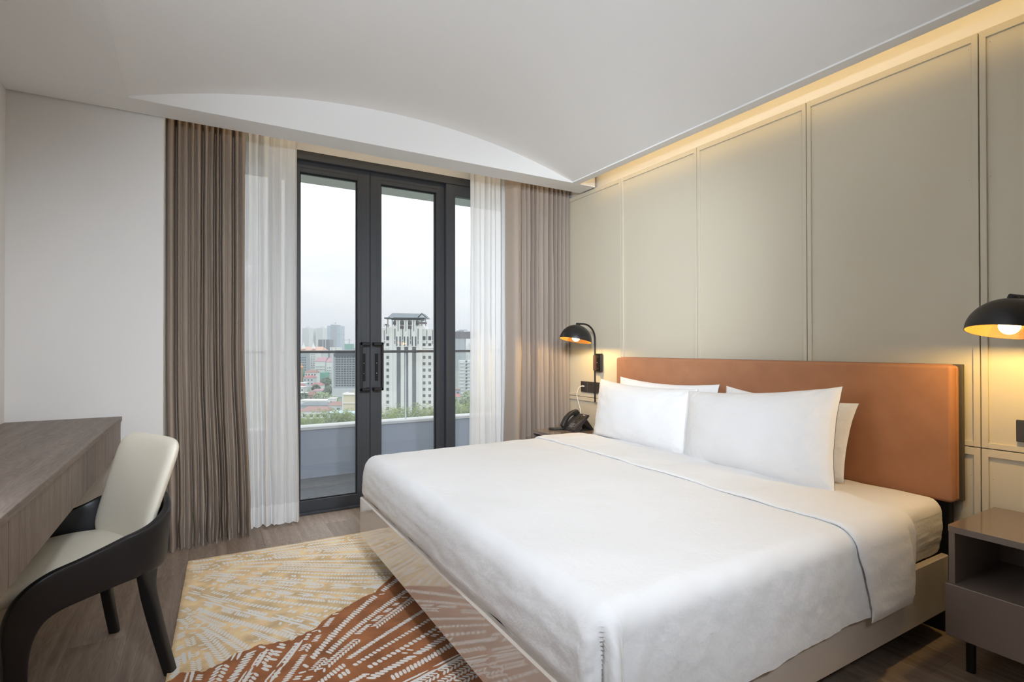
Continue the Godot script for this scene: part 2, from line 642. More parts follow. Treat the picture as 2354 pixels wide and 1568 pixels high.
func build_door() -> void:
	var m: Material = mats.frame_metal
	var d := struct_node("door_1", "dark grey aluminium sliding balcony door between the sheers")
	var g := Geo.new()
	g.box(V(-0.16, 2.44, -3.99), V(2.3, 2.5, -3.845), 0.003)
	g.box(V(-0.16, 2.44, -3.845), V(2.3, 2.447, -3.838), 0.001)
	g.box(V(-0.16, 0, -3.99), V(2.3, 0.018, -3.845), 0.003)
	g.box(V(-0.16, 0.018, -3.99), V(-0.1, 2.44, -3.845), 0.003)
	g.box(V(2.24, 0.018, -3.99), V(2.3, 2.44, -3.845), 0.003)
	obj("frame", g, m, d)
	for side in [[-0.1, 0.45], [1.643, 2.24]]:
		var f := Geo.new()
		var a: float = side[0]
		var b: float = side[1]
		f.box(V(a, 2.352, -3.9), V(b, 2.44, -3.847), 0.003)
		f.box(V(a, 0.018, -3.9), V(b, 0.098, -3.847), 0.003)
		f.box(V(a, 0.018, -3.9), V(a + 0.079, 2.44, -3.846), 0.003)
		f.box(V(b - 0.079, 0.018, -3.9), V(b, 2.44, -3.846), 0.003)
		# a glazing bead inset by a hair
		f.box(V(a + 0.062, 0.083, -3.85), V(a + 0.0625, 2.367, -3.8455), 0.0001)
		var o := obj("fixed_panel", f, m, d)
		obj("glass", boxes([[V(a + 0.078, 0.097, -3.878), V(b - 0.078, 2.353, -3.872)]], 0.0), mats.window_glass, o)
	for side in [[0.482, 1.0565], [1.0575, 1.66]]:
		var f := Geo.new()
		var a: float = side[0]
		var b: float = side[1]
		var l := 0.092 if a < 1.0 else 0.084
		var r := 0.0915 if a < 1.0 else 0.082
		f.box(V(a, 2.366, -3.955), V(b, 2.446, -3.887), 0.003)
		f.box(V(a, 0.012, -3.955), V(b, 0.088, -3.887), 0.003)
		f.box(V(a, 0.012, -3.955), V(a + l, 2.446, -3.886), 0.004)
		f.box(V(b - r, 0.012, -3.955), V(b, 2.446, -3.886), 0.004)
		for e in [[V(a + l - 0.03, 0.058, -3.8862), V(a + l - 0.0285, 2.396, -3.8848)], [V(b - r + 0.0285, 0.058, -3.8862), V(b - r + 0.03, 2.396, -3.8848)], [V(a + l - 0.03, 2.3945, -3.8862), V(b - r + 0.03, 2.396, -3.8848)]]:
			f.box(e[0], e[1], 0.0004)
		var o := obj("sash", f, m, d)
		obj("glass", boxes([[V(a + l - 0.001, 0.087, -3.925), V(b - r + 0.001, 2.367, -3.919)]], 0.0), mats.window_glass, o)
		var gk := Geo.new()
		for e in [[V(a + l, 0.088, -3.919), V(a + l + 0.006, 2.366, -3.905)], [V(b - r - 0.006, 0.088, -3.919), V(b - r, 2.366, -3.905)], [V(a + l, 2.36, -3.919), V(b - r, 2.366, -3.905)], [V(a + l, 0.088, -3.919), V(b - r, 0.094, -3.905)]]:
			gk.box(e[0], e[1], 0.001)
		obj("gasket", gk, mats.gasket, o)
		# pull handle: a bracket that stands on the meeting stile
		var s := -1.0 if a < 1.0 else 1.0
		var seam := 1.057
		var hx := seam + s * 0.076
		var fx := seam + s * 0.022
		var hg := Geo.new()
		var lo := minf(hx, fx)
		hg.box(V(hx - 0.009, 0.835, -3.848), V(hx + 0.009, 1.187, -3.828), 0.004)
		for y in [0.835, 1.165]:
			hg.box(V(lo - 0.009, y, -3.848), V(maxf(hx, fx) + 0.009, y + 0.022, -3.828), 0.004)
			hg.box(V(fx - 0.009, y, -3.886), V(fx + 0.009, y + 0.022, -3.83), 0.003)
		obj("handle", hg, mats.black_handle, o)
		var pg := Geo.new()
		pg.box(V(seam + s * 0.047 - 0.012, 0.905, -3.888), V(seam + s * 0.047 + 0.012, 1.105, -3.881), 0.002)
		obj("lock_plate", pg, mats.gasket, o)
		var sg := Geo.new()
		for y in [0.96, 1.035]:
			sg.lathe([Vector2(0.003, 0), Vector2(0.003, 0.001), Vector2(0.0, 0.0014)], 10, Transform3D(Basis(Vector3.RIGHT, PI / 2), V(seam + s * 0.047, y, -3.881)))
		obj("screw", sg, mats.steel, o)


func build_balcony() -> void:
	struct("floor_balcony", boxes([[V(-2.0, -0.2, -5.25), V(5.0, -0.03, -4.1)]], 0.002), grained(mat("balcony_tile", "#6f747b", 0.35), noise_tex(0.05, 33, Color(0.75, 0.74, 0.72), Color(1, 1, 1)), 1.0), "grey tiled balcony floor behind the glass", "balcony floor")
	struct("ceiling_balcony", boxes([[V(-2.0, 2.64, -5.08), V(5.0, 2.9, -4.1)]], 0.003), mats.soffit_paint, "pale grey balcony soffit above the door", "balcony ceiling")
	var w := thing("balcony_parapet", "grey balcony parapet with a pale stone coping beneath the glass rail", "parapet")
	obj("wall", boxes([[V(-2.0, -0.2, -5.2), V(5.0, 0.405, -5.06)], [V(-2.0, -0.2, -5.75), V(5.0, 0.36, -5.68)]], 0.003), mats.balcony_concrete, w)
	obj("coping", boxes([[V(-2.0, 0.405, -5.22), V(5.0, 0.434, -5.04)]], 0.004), mats.coping_stone, w)
	obj("soil_bed", boxes([[V(-2.0, -0.2, -5.69), V(5.0, 0.33, -5.19)]], 0.0), mats.soil, w)
	var r := thing("glass_balustrade", "clear glass balustrade with a thin dark handrail in front of the city", "balustrade")
	obj("handrail", boxes([[V(-2.0, 1.098, -5.15), V(5.0, 1.122, -5.1)]], 0.003), mats.frame_metal, r)
	for k in 5:
		var x0 := -1.76 + 1.17 * k
		obj("glass_panel", boxes([[V(x0 + 0.006, 0.434, -5.131), V(x0 + 1.164, 1.1, -5.119)]], 0.001), mats.balustrade_glass, r)
		obj("glass_edge", boxes([[V(x0 - 0.006, 0.434, -5.129), V(x0 + 0.006, 1.1, -5.121)]], 0.001), mat("polished_edge", "#dfeceb", 0.3), r)


# ---------------------------------------------------------------- curtains
func hung_cloth(x0: float, x1: float, bx0: float, bx1: float, z: float, bz0: float, bz1: float, y1: float, y0: float, folds: int, deep: float, sd: int, puddle: float, flat := 0.0) -> Geo:
	var r := RandomNumberGenerator.new()
	r.seed = sd
	var nz := noise(1.0, sd, 3)
	var per := 20
	var swing := (x1 - x0) / folds * 0.13
	var nu := folds * per + 1
	var amp := []
	var gaps := []
	var edge := [0.0]
	for k in folds + 2:
		amp.append(deep * r.randf_range(0.55, 1.35))
		gaps.append(deep * (2.6 if r.randf() < 0.3 else 0.3))
	for k in folds:
		edge.append(edge[-1] + r.randf_range(0.72, 1.3) * (1.0 + (flat if k == 0 else 0.0)))
	var rows := []
	var y := y1
	while y > y0 + 0.45:
		rows.append(y)
		y -= 0.09
	while y > y0 + 0.001:
		rows.append(y)
		y -= 0.022
	rows.append(y0)
	var p := PackedVector3Array()
	p.resize(nu * rows.size())
	for a in nu:
		var f := mini(a / per, folds - 1)
		var u := float(a) / per - f
		var q: float = lerpf(edge[f], edge[f + 1], u) / edge[folds]
		var am: float = lerpf(amp[f], amp[f + 1], u)
		for b in rows.size():
			var yy: float = rows[b]
			var down := (y1 - yy) / (y1 - y0)
			var low := sstep(0.55, 1.0, down)
			var th := TAU * (u + 0.0)
			var wav := nz.get_noise_2d(q * 5.0, yy * 0.9)
			var x := lerpf(lerpf(x0, x1, q), lerpf(bx0, bx1, q), low)
			x += swing * sin(th) + (0.006 + 0.012 * low) * wav * sin(PI * q)
			var zz := z + lerpf(0.0, lerpf(bz0, bz1, q) - z, low)
			var edge_d := minf(u, 1.0 - u)
			var gap: float = gaps[f] if u < 0.5 else gaps[f + 1]
			zz += (pow(absf(sin(PI * u)), 0.55) * 2.0 - 1.2) * am * (0.85 + 0.8 * low) - gap * exp(-pow(edge_d / 0.13, 2.0)) + 0.006 * nz.get_noise_2d(q * 7.0 + 30.0, yy * 0.8)
			# the hem buckles where the cloth is too long for the room
			var hgt := yy - y0
			if puddle > 0.0 and hgt < 0.32:
				var kk := puddle * (0.6 + 0.8 * absf(nz.get_noise_1d(f * 3.7)))
				zz += kk * (sin(PI * clampf(hgt / 0.32, 0, 1)) * 0.9 - 0.45 * sin(PI * clampf(hgt / 0.13, 0, 1)))
				x += kk * 0.15 * sin(TAU * hgt / 0.26 + f * 1.9) * sstep(0.32, 0.1, hgt) * sstep(-0.02, 0.05, hgt)
			p[a * rows.size() + b] = V(x, yy, zz)
	var g := Geo.new()
	g.grid(p, nu, rows.size(), false, false, true, Vector2(3, 3))
	return g


func build_curtains() -> void:
	var c := obj("curtain", hung_cloth(-0.187, 0.215, -0.172, 0.255, -3.585, -3.545, -3.62, 2.6, 0.002, 12, 0.019, 11, 0.016, 0.7), mats.curtain_cloth)
	tag(c, "thick taupe curtain hanging beside the white wall, left of the balcony door", "curtain", "")
	c = obj("curtain", hung_cloth(2.08, 2.645, 2.075, 2.645, -3.585, -3.60, -3.575, 2.6, 0.002, 12, 0.027, 17, 0.008, 1.9), mats.curtain_cloth)
	tag(c, "thick taupe curtain in the corner behind the black telephone", "curtain", "")
	for k in 2:
		var g := hung_cloth(0.17, 0.535, 0.18, 0.55, -3.72, -3.715, -3.705, 2.6, 0.14, 8, 0.011, 23, 0.0) if k == 0 else hung_cloth(1.80, 2.17, 1.79, 2.175, -3.72, -3.715, -3.715, 2.6, 0.14, 8, 0.011, 29, 0.0)
		var s := obj("sheer_curtain", g, mats.sheer_cloth)
		tag(s, "thin white sheer curtain next to the left taupe curtain, reaching the floor" if k == 0 else "thin white sheer curtain half hidden by the bed, on the door's right", "sheer curtain", "")
		# the double cloth of the hem, in front of the same folds
		var nv := 0
		var hem := Geo.new()
		var last := PackedVector3Array()
		var per := 8 * 20 + 1
		nv = g.v.size() / per
		var p := PackedVector3Array()
		for a in per:
			var foot: Vector3 = g.v[a * nv + nv - 1]
			var up: Vector3 = g.v[a * nv + nv - 6]
			var out := (foot - up)
			for q in 5:
				var h := q / 4.0
				p.append(foot + V(0, -0.128 * h, 0) + V(out.x * 0.6 * h, 0, out.z * 0.8 * h + 0.006 * sin(a * 0.21) * h))
		hem.grid(p, per, 5, false, false, true)
		obj("hem", hem, mats.sheer_hem, s)


# ---------------------------------------------------------------- the bed
const R := 0.06


func drape(tx: float, tz: float, lift: float, foot_x := 0.765, z_far := -2.945, z_near := -0.922, y_top := 0.553) -> Vector3:
	var x0 := foot_x + R
	var z1 := z_near - R
	var z0 := z_far + R
	var ex := maxf(x0 - tx, 0.0)
	var en := tz - z1
	var ef := z0 - tz
	var ez := maxf(maxf(en, ef), 0.0)
	var sz := 1.0 if en > ef else -1.0
	var cx := maxf(tx, x0)
	var cz := clampf(tz, z0, z1)
	var e := maxf(ex, ez)
	var dome := 0.012 * (1.0 - pow(absf((cz + 1.93) / 1.02), 4.0)) * (1.0 - pow(clampf((1.6 - cx) / 0.9, 0.0, 1.0), 4.0))
	if e < 1e-6:
		return V(cx, y_top + lift + dome, cz)
	var d := Vector2(pow(ex / e, 2.0), pow(ez / e, 2.0)).normalized()
	var a := minf(e / R, PI / 2)
	var h := (R + lift) * sin(a)
	var y := y_top + dome - R + (R + lift) * cos(a) - maxf(e - R * PI / 2, 0.0)
	return V(cx - d.x * h, y, cz + sz * d.y * h)


func build_bed() -> void:
	# frame and headboard
	var b := thing("bed", "wide bed frame in glossy cream lacquer with a brown velvet headboard", "bed", V(1.65, 0, -1.93))
	var o := -b.position
	obj("foot_board", boxes([[V(0.742, 0.118, -2.935), V(0.768, 0.332, -0.94)]], 0.006), mats.cream_lacquer, b, o)
	obj("side_board", boxes([[V(0.769, 0.118, -0.966), V(2.535, 0.332, -0.94)]], 0.004), mats.cream_lacquer, b, o)
	obj("side_board", boxes([[V(0.769, 0.118, -2.935), V(2.535, 0.332, -2.909)]], 0.004), mats.cream_lacquer, b, o)
	obj("slat_base", boxes([[V(0.77, 0.24, -2.908), V(2.53, 0.265, -0.967)]], 0.002), mats.black_board, b, o)
	obj("plinth", boxes([[V(1.52, 0.0, -2.75), V(2.45, 0.24, -1.12)]], 0.002), mats.black_board, b, o)
	obj("stand_board", boxes([[V(2.585, 0.0, -2.88), V(2.625, 0.56, -0.955)]], 0.002), mats.black_board, b, o)
	var hb := Geo.new()
	hb.soft_box(V(2.555, 0.53, -2.905), V(2.628, 1.075, -0.934), 0.014, 5, 24)
	for k in hb.v.size():
		var q := hb.v[k]
		if hb.n[k].x < 0.5:
			hb.v[k].x -= 0.012 * sqrt(maxf(sin(PI * clampf((q.y - 0.53) / 0.545, 0, 1)) * sin(PI * clampf((q.z + 2.905) / 1.971, 0, 1)), 0.0))
	hb.smooth()
	var h := obj("headboard", hb, mats.velvet, b, o)
	var seam := Geo.new()
	for q in [[V(2.592, 0.545, -0.933), V(2.592, 1.066, -0.933)], [V(2.592, 1.0755, -2.89), V(2.592, 1.0755, -0.945)], [V(2.592, 0.545, -2.906), V(2.592, 1.066, -2.906)]]:
		seam.tube(q, 0.004, 8)
	obj("piping", seam, mats.velvet, h)
	obj("headboard_back", boxes([[V(2.629, 0.53, -2.912), V(2.649, 1.079, -0.926)]], 0.002), mat("grey_board", "#5a544c", 0.8), b, o)

	# mattress in a fitted sheet
	var mt := Geo.new()
	var nz := noise(2.2, 51, 3)
	mt.soft_box(V(0.80, 0.30, -2.915), V(2.552, 0.55, -0.962), 0.05, 5, 40)
	for k in mt.v.size():
		var q := mt.v[k]
		var qn := mt.n[k]
		var low := sstep(0.45, 0.31, q.y)
		mt.v[k] = q + qn * (0.004 * nz.get_noise_3d(q.x * 3, q.y * 9, q.z * 3) - 0.010 * low + 0.012 * qn.z * sin(PI * clampf((q.y - 0.3) / 0.27, 0, 1)) + 0.006 * low * nz.get_noise_3d(q.x * 14, q.y * 8, 3))
	mt.smooth()
	tag(obj("mattress", mt, mats.linen), "thick mattress in a white fitted sheet, bare at the pillow end", "mattress")

	# duvet: tucked under at the foot, hanging at the sides
	var dv := Geo.new()
	var xs := []
	var x := 0.765 + R - 0.262
	while x < 0.90:
		xs.append(x)
		x += 0.011
	while x < 2.2:
		xs.append(x)
		x += 0.022
	xs.append(2.205)
	var zs := []
	var z := -2.945 + R - 0.33
	while z < -2.80:
		zs.append(z)
		z += 0.016
	while z < -1.10:
		zs.append(z)
		z += 0.024
	while z < -0.922 - R + 0.32:
		zs.append(z)
		z += 0.011
	zs.append(-0.922 - R + 0.33)
	var wr := noise(1.0, 61, 4)
	var fine := noise(1.0, 63, 3)
	var p := PackedVector3Array()
	for tx in xs:
		for tz in zs:
			var ex := maxf(0.765 + R - tx, 0.0)
			var ez := maxf(tz - (-0.922 - R), 0.0)
			var puff := 0.006 * wr.get_noise_2d(tx * 2.2, tz * 2.2)
			# creases: along the foot edge, and down the near side
			puff += 0.0022 * fine.get_noise_2d(tx * 34.0, tz * 4.0 + 2.0 * sin(tx * 8.0)) * sstep(0.25, -0.05, tx - 0.765 - R)
			puff += 0.0030 * fine.get_noise_2d(tx * 16.0 + 3.0 * tz, tz * 5.0) * sstep(-0.22, 0.05, tz + 0.922 + R)
			puff += 0.0012 * fine.get_noise_2d(tx * 14.0, tz * 30.0)
			var hem := 0.0
			if ez > 0.0:
				puff += 0.006 * sin(tx * 7.0 + 1.2 * sin(tx * 3.1)) * sstep(0.05, 0.33, ez) + 0.004 * sstep(0.0, 0.2, ez)
				hem = 0.010 * wr.get_noise_1d(tx * 5.0) * sstep(0.2, 0.33, ez)
			if ex > 0.0:
				puff += 0.016 * sstep(0.04, 0.16, ex) - 0.018 * sstep(0.225, 0.265, ex)
				hem += 0.006 * wr.get_noise_1d(tz * 4.0 + 20.0) * sstep(0.18, 0.27, ex)
			if ex > 0.0 and ez > 0.0:
				# the folded corner
				var an := rad_to_deg(atan2(ez, ex))
				var en := maxf(ex, ez)
				puff += sstep(0.05, 0.14, en) * (0.020 * exp(-pow((an - 60.0) / 8.0, 2.0)) - 0.032 * exp(-pow((an - 45.0) / 5.0, 2.0)) + 0.006 * exp(-pow((an - 76.0) / 4.0, 2.0)))
			var q := drape(tx, tz, 0.004 + puff)
			q.y += hem
			p.append(q)
	dv.grid(p, xs.size(), zs.size(), false, false, true, Vector2(2, 3))
	# the same cloth seen from inside, a centimetre in
	var dvo := obj("duvet", dv, mats.linen)
	tag(dvo, "plain white duvet spread smoothly over the bed and tucked in at the foot", "duvet")
	# its head end folded back over itself
	var cf := Geo.new()
	var pts := PackedVector3Array()
	var tzs := []
	z = -2.945 + R - 0.25
	while z < -0.922 - R + 0.335:
		tzs.append(z)
		z += 0.014
	tzs.append(-0.922 - R + 0.345)
	var nring := 34
	for k in tzs.size():
		var tz: float = tzs[k]
		var near := tz - (-0.922 - R)
		var xl := lerpf(1.875, 1.80, sstep(-2.9, -1.1, tz)) + 0.085 * sstep(0.02, 0.34, near) + 0.008 * wr.get_noise_1d(tz * 3.0)
		var xr := 2.225 + 0.010 * wr.get_noise_1d(tz * 2.0 + 9.0) - 0.085 * sstep(-0.25, 0.08, near) + 0.025 * sstep(0.1, 0.33, near)
		var endf := minf(sstep(-0.003, 0.02, tz - tzs[0] + 0.003), sstep(-0.001, 0.03, tzs[-1] - tz + 0.001))
		for s in nring:
			var ang := TAU * s / nring
			var ca := cos(ang)
			var sa := sin(ang)
			var tx := lerpf(xl, xr, 0.5 - 0.5 * signf(ca) * pow(absf(ca), 0.35))
			var th := 0.0085 + 0.003 * wr.get_noise_2d(tx * 4.0, tz * 4.0)
			var up := 0.0005 + th * (1.0 + signf(sa) * pow(absf(sa), 0.6)) * lerpf(0.25, 1.0, endf)
			up += 0.003 * fine.get_noise_2d(tx * 10.0, tz * 22.0) * sstep(-0.1, 0.1, near) + 0.010 * sstep(0.0, 0.2, near)
			up += 0.006 * wr.get_noise_2d(tx * 2.2, tz * 2.2)
			pts.append(drape(tx, tz, up))
	cf.grid(pts, tzs.size(), nring, false, true, true)
	var rim0 := []
	var rim1 := []
	for s in nring:
		rim0.append(pts[s])
		rim1.append(pts[(tzs.size() - 1) * nring + s])
	cf.fan(rim0, Vector3.DOWN)
	cf.fan(rim1, Vector3.DOWN)
	obj("folded_cuff", cf, mats.linen, dvo)

	# pillows
	pillow([V(2.265, 0.552, -2.80), V(2.235, 0.552, -1.955), V(2.41, 0.928, -2.90), V(2.385, 0.915, -2.03)], 0.11, 71, "white pillow in front on the window side, below the wall lamp with the telephone")
	pillow([V(2.215, 0.552, -1.985), V(2.155, 0.552, -1.165), V(2.36, 0.905, -2.075), V(2.335, 0.982, -1.23)], 0.11, 72, "large white front pillow with its upper right corner standing up")
	pillow([V(2.42, 0.556, -2.76), V(2.42, 0.556, -1.96), V(2.51, 0.945, -2.81), V(2.50, 0.940, -1.98)], 0.06, 73, "white pillow against the headboard, behind the window-side pillow")
	pillow([V(2.42, 0.556, -1.93), V(2.405, 0.556, -1.265), V(2.50, 0.935, -1.935), V(2.47, 0.903, -1.235)], 0.06, 74, "white pillow against the headboard whose right end shows behind the large front pillow")


func pillow(k: Array, thick: float, sd: int, label: String) -> void:
	var nz := noise(1.0, sd, 4)
	var nu := 56
	var nv := 36
	var nn: Vector3 = ((k[2] - k[0]) as Vector3).cross(k[1] - k[0]).normalized()   # towards the room
	if nn.x > 0:
		nn = -nn
	var g := Geo.new()
	for side in [1.0, -1.0]:
		var p := PackedVector3Array()
		for a in nu:
			var u := 0.5 - 0.5 * cos(PI * a / (nu - 1))
			u = lerpf(float(a) / (nu - 1), u, 0.6)
			for b in nv:
				var w := 0.5 - 0.5 * cos(PI * b / (nv - 1))
				w = lerpf(float(b) / (nv - 1), w, 0.6)
				var cu := 2.0 * u - 1.0
				var cw := 2.0 * w - 1.0
				# the edges draw in between the corners
				var uu := 0.5 + 0.5 * cu * (1.0 - 0.05 * (1.0 - cw * cw))
				var ww := 0.5 + 0.5 * cw * (1.0 - (0.13 if cw > 0 else 0.01) * (1.0 - cu * cu))
				var base: Vector3 = (k[0] as Vector3).lerp(k[1], uu).lerp((k[2] as Vector3).lerp(k[3], uu), ww)
				var e := (1.0 - cu * cu) * (1.0 - pow(absf(cw), 2.6))
				var t := thick * pow(maxf(e, 0.0), 0.5) * (1.0 if side > 0 else 0.55)
				var rim := 1.0 - maxf(absf(cu), absf(cw))
				var crease := nz.get_noise_2d(cu * 2.2, cw * 2.2) * 0.003 + nz.get_noise_2d(cu * 9.0 + cw * 4.0, cw * 7.0 - cu * 3.0) * 0.006 * (1.0 - e)
				crease += 0.0045 * sin(8.0 * atan2(cw, cu) + 3.0 * nz.get_noise_2d(cu, cw)) * pow(absf(cu * cw), 1.5) * sstep(0.0, 0.15, rim)
				p.append(base + nn * (side * (t + 0.0015) + crease * sstep(0.0, 0.06, rim) * side + 0.005 * nz.get_noise_2d(cu * 1.5, cw * 1.5 + 30.0)))
		g.grid(p, nu, nv, false, false, side < 0)
	tag(obj("pillow", g, mats.linen), label, "pillow", "")


# ---------------------------------------------------------------- bedside
func nightstand(x0: float, z0: float, z1: float, label: String) -> void:
	var t := thing("nightstand", label, "nightstand", V(x0 + 0.2, 0, (z0 + z1) / 2))
	var o := -t.position
	var x1 := 2.643 if x0 > 2.2 else x0 + 0.42
	var top := Geo.new()
	var poly := PackedVector2Array()
	for c in [[x0 + 0.018, z0 + 0.018, PI, 1.5 * PI], [x1, z0, 0, 0], [x1, z1, 0, 0], [x0 + 0.018, z1 - 0.018, 0.5 * PI, PI]]:
		if c[2] == 0 and c[3] == 0:
			poly.append(Vector2(c[0], -c[1]))
		else:
			for s in 6:
				var a: float = lerpf(c[2], c[3], s / 5.0)
				poly.append(Vector2(c[0] + 0.018 * cos(a), -(c[1] + 0.018 * sin(a))))
	top.prism(poly, 0.509, 0.53, Transform3D(Basis(V(1, 0, 0), V(0, 0, -1), V(0, 1, 0)), Vector3()))
	obj("top", top, mats.taupe_lacquer, t, o)
	obj("side_panel", boxes([[V(x0 + 0.008, 0.33, z0 + 0.003), V(x1, 0.509, z0 + 0.021)]], 0.001), mats.taupe_lacquer, t, o)
	obj("side_panel", boxes([[V(x0 + 0.008, 0.33, z1 - 0.021), V(x1, 0.509, z1 - 0.003)]], 0.001), mats.taupe_lacquer, t, o)
	obj("shelf", boxes([[V(x0 + 0.012, 0.318, z0 + 0.02), V(x1, 0.331, z1 - 0.02)], [V(x1 - 0.012, 0.331, z0 + 0.02), V(x1, 0.509, z1 - 0.02)]], 0.001), mats.taupe_lacquer, t, o)
	obj("drawer_box", boxes([[V(x0 + 0.012, 0.155, z0 + 0.003), V(x1, 0.318, z1 - 0.003)]], 0.001), mats.taupe_lacquer, t, o)
	obj("drawer", boxes([[V(x0 - 0.006, 0.152, z0 - 0.003), V(x0 + 0.012, 0.332, z1 + 0.003)]], 0.002), mats.taupe_lacquer, t, o)
	for c in [[x0 + 0.115, z0 + 0.02, 1.0], [x0 + 0.115, z1 - 0.02, -1.0], [x1 - 0.05, z0 + 0.02, 1.0], [x1 - 0.05, z1 - 0.02, -1.0]]:
		var lg := Geo.new()
		var w := []
		var path := []
		for s in 9:
			var y: float = lerpf(0.156, 0.0, s / 8.0)
			w.append(lerpf(0.030, 0.013, sstep(0.0, 0.35, s / 8.0)))
			path.append(V(c[0], y, c[1] + c[2] * (w[-1] - 0.006)))
		var wd := []
		var nd := []
		var th := []
		for s in 9:
			wd.append(V(0, 0, 1))
			nd.append(V(1, 0, 0))
			th.append(w[s] * 0.8)
		lg.sweep(path, wd, nd, w, th, 16, 0.5)
		obj("leg", lg, mats.black_metal, t, o)


func sconce(z: float, plate_off: float, swivel: float, label: String) -> void:
	var t := thing("wall_lamp", label, "wall lamp", V(2.65, 1.03, z))
	obj("wall_plate", boxes([[V(-0.022, -0.07, -0.042 + plate_off), V(0.0, 0.07, 0.042 + plate_off)]], 0.003), mats.black_metal, t)
	obj("screw", boxes([[V(-0.024, -0.004, plate_off - 0.004), V(-0.02, 0.004, plate_off + 0.004)]], 0.001), mats.steel, t)
	var g := Geo.new()
	g.lathe([Vector2(0.013, -0.058), Vector2(0.0135, -0.056), Vector2(0.0135, 0.056), Vector2(0.013, 0.058)], 20, Transform3D(Basis(), V(-0.06, 0, 0)))
	obj("holder", g, mats.walnut, t)
	obj("bracket", boxes([[V(-0.05, -0.052, -0.008), V(-0.02, -0.036, 0.008)], [V(-0.05, 0.036, -0.008), V(-0.02, 0.052, 0.008)]], 0.001), mats.black_metal, t)
	var path := [V(-0.06, -0.30, 0), V(-0.06, 0.10, 0), V(-0.06, 0.17, 0)]
	for s in 13:
		var a := PI / 2 * s / 12.0
		path.append(V(-0.06 - 0.11 * (1.0 - cos(a)), 0.185 + 0.11 * sin(a), 0))
	path.append(V(-0.235, 0.297, 0))
	# the arm swivels in its holder
	var turn := Transform3D(Basis(), V(-0.06, 0, 0)) * Transform3D(Basis(Vector3.UP, swivel), V(0.06, 0, 0))
	for k in path.size():
		path[k] = turn * path[k]
	var pg := Geo.new()
	pg.tube(path, 0.0068, 12)
	obj("pole", pg, mats.black_metal, t)
	# the shade is a dome that tips its mouth away from the wall
	var x := turn * Transform3D(Basis(V(0, 0, 1), -0.21), V(-0.245, 0.170, 0))
	var r := 0.121
	var outer := []
	for s in 17:
		var a := PI / 2 * s / 16.0
		outer.append(Vector2(maxf(r * cos(a), 0.0), 0.118 * sin(a)))
	var sg := Geo.new()
	sg.lathe(outer, 40, x, false)
	var ring := [Vector2(r - 0.003, 0.0), Vector2(r, 0.0)]
	sg.lathe(ring, 40, x, false)
	var cap := Geo.new()
	sg.lathe([Vector2(0.016, 0.112), Vector2(0.016, 0.126), Vector2(0.012, 0.130), Vector2(0.0, 0.131)], 20, x, false)
	var shade := obj("shade", sg, mats.black_metal, t)
	var inner := []
	for s in range(16, -1, -1):
		var a := PI / 2 * s / 16.0
		inner.append(Vector2(maxf((r - 0.003) * cos(a), 0.0), 0.115 * sin(a)))
	var ig := Geo.new()
	ig.lathe(inner, 40, x, false)
	var lin := obj("lining", ig, mats.shade_gold, shade)
	lin.set_meta("label", "golden yellow inside of the shade")
	var bg := Geo.new()
	var ball := []
	for s in 13:
		var a := -PI / 2 + PI * s / 12.0
		ball.append(Vector2(maxf(0.030 * cos(a), 0.0), 0.030 * sin(a)))
	bg.lathe(ball, 24, x * Transform3D(Basis(), V(0, 0.022, 0)), false)
	obj("bulb", bg, mats.bulb_glow, t)
	var sk := Geo.new()
	sk.lathe([Vector2(0.018, 0.05), Vector2(0.018, 0.11)], 16, x)
	obj("socket", sk, mats.black_metal, t)
	var l := OmniLight3D.new()
	l.name = "bulb_light"
	t.add_child(l, true)
	l.position = x * V(0, 0.022, 0)
	l.light_color = Color(1.0, 0.84, 0.50)
	l.light_energy = LAMP
	l.light_size = 0.024
	l.omni_range = 8.0
	l.omni_attenuation = 2.0
	l.shadow_enabled = true


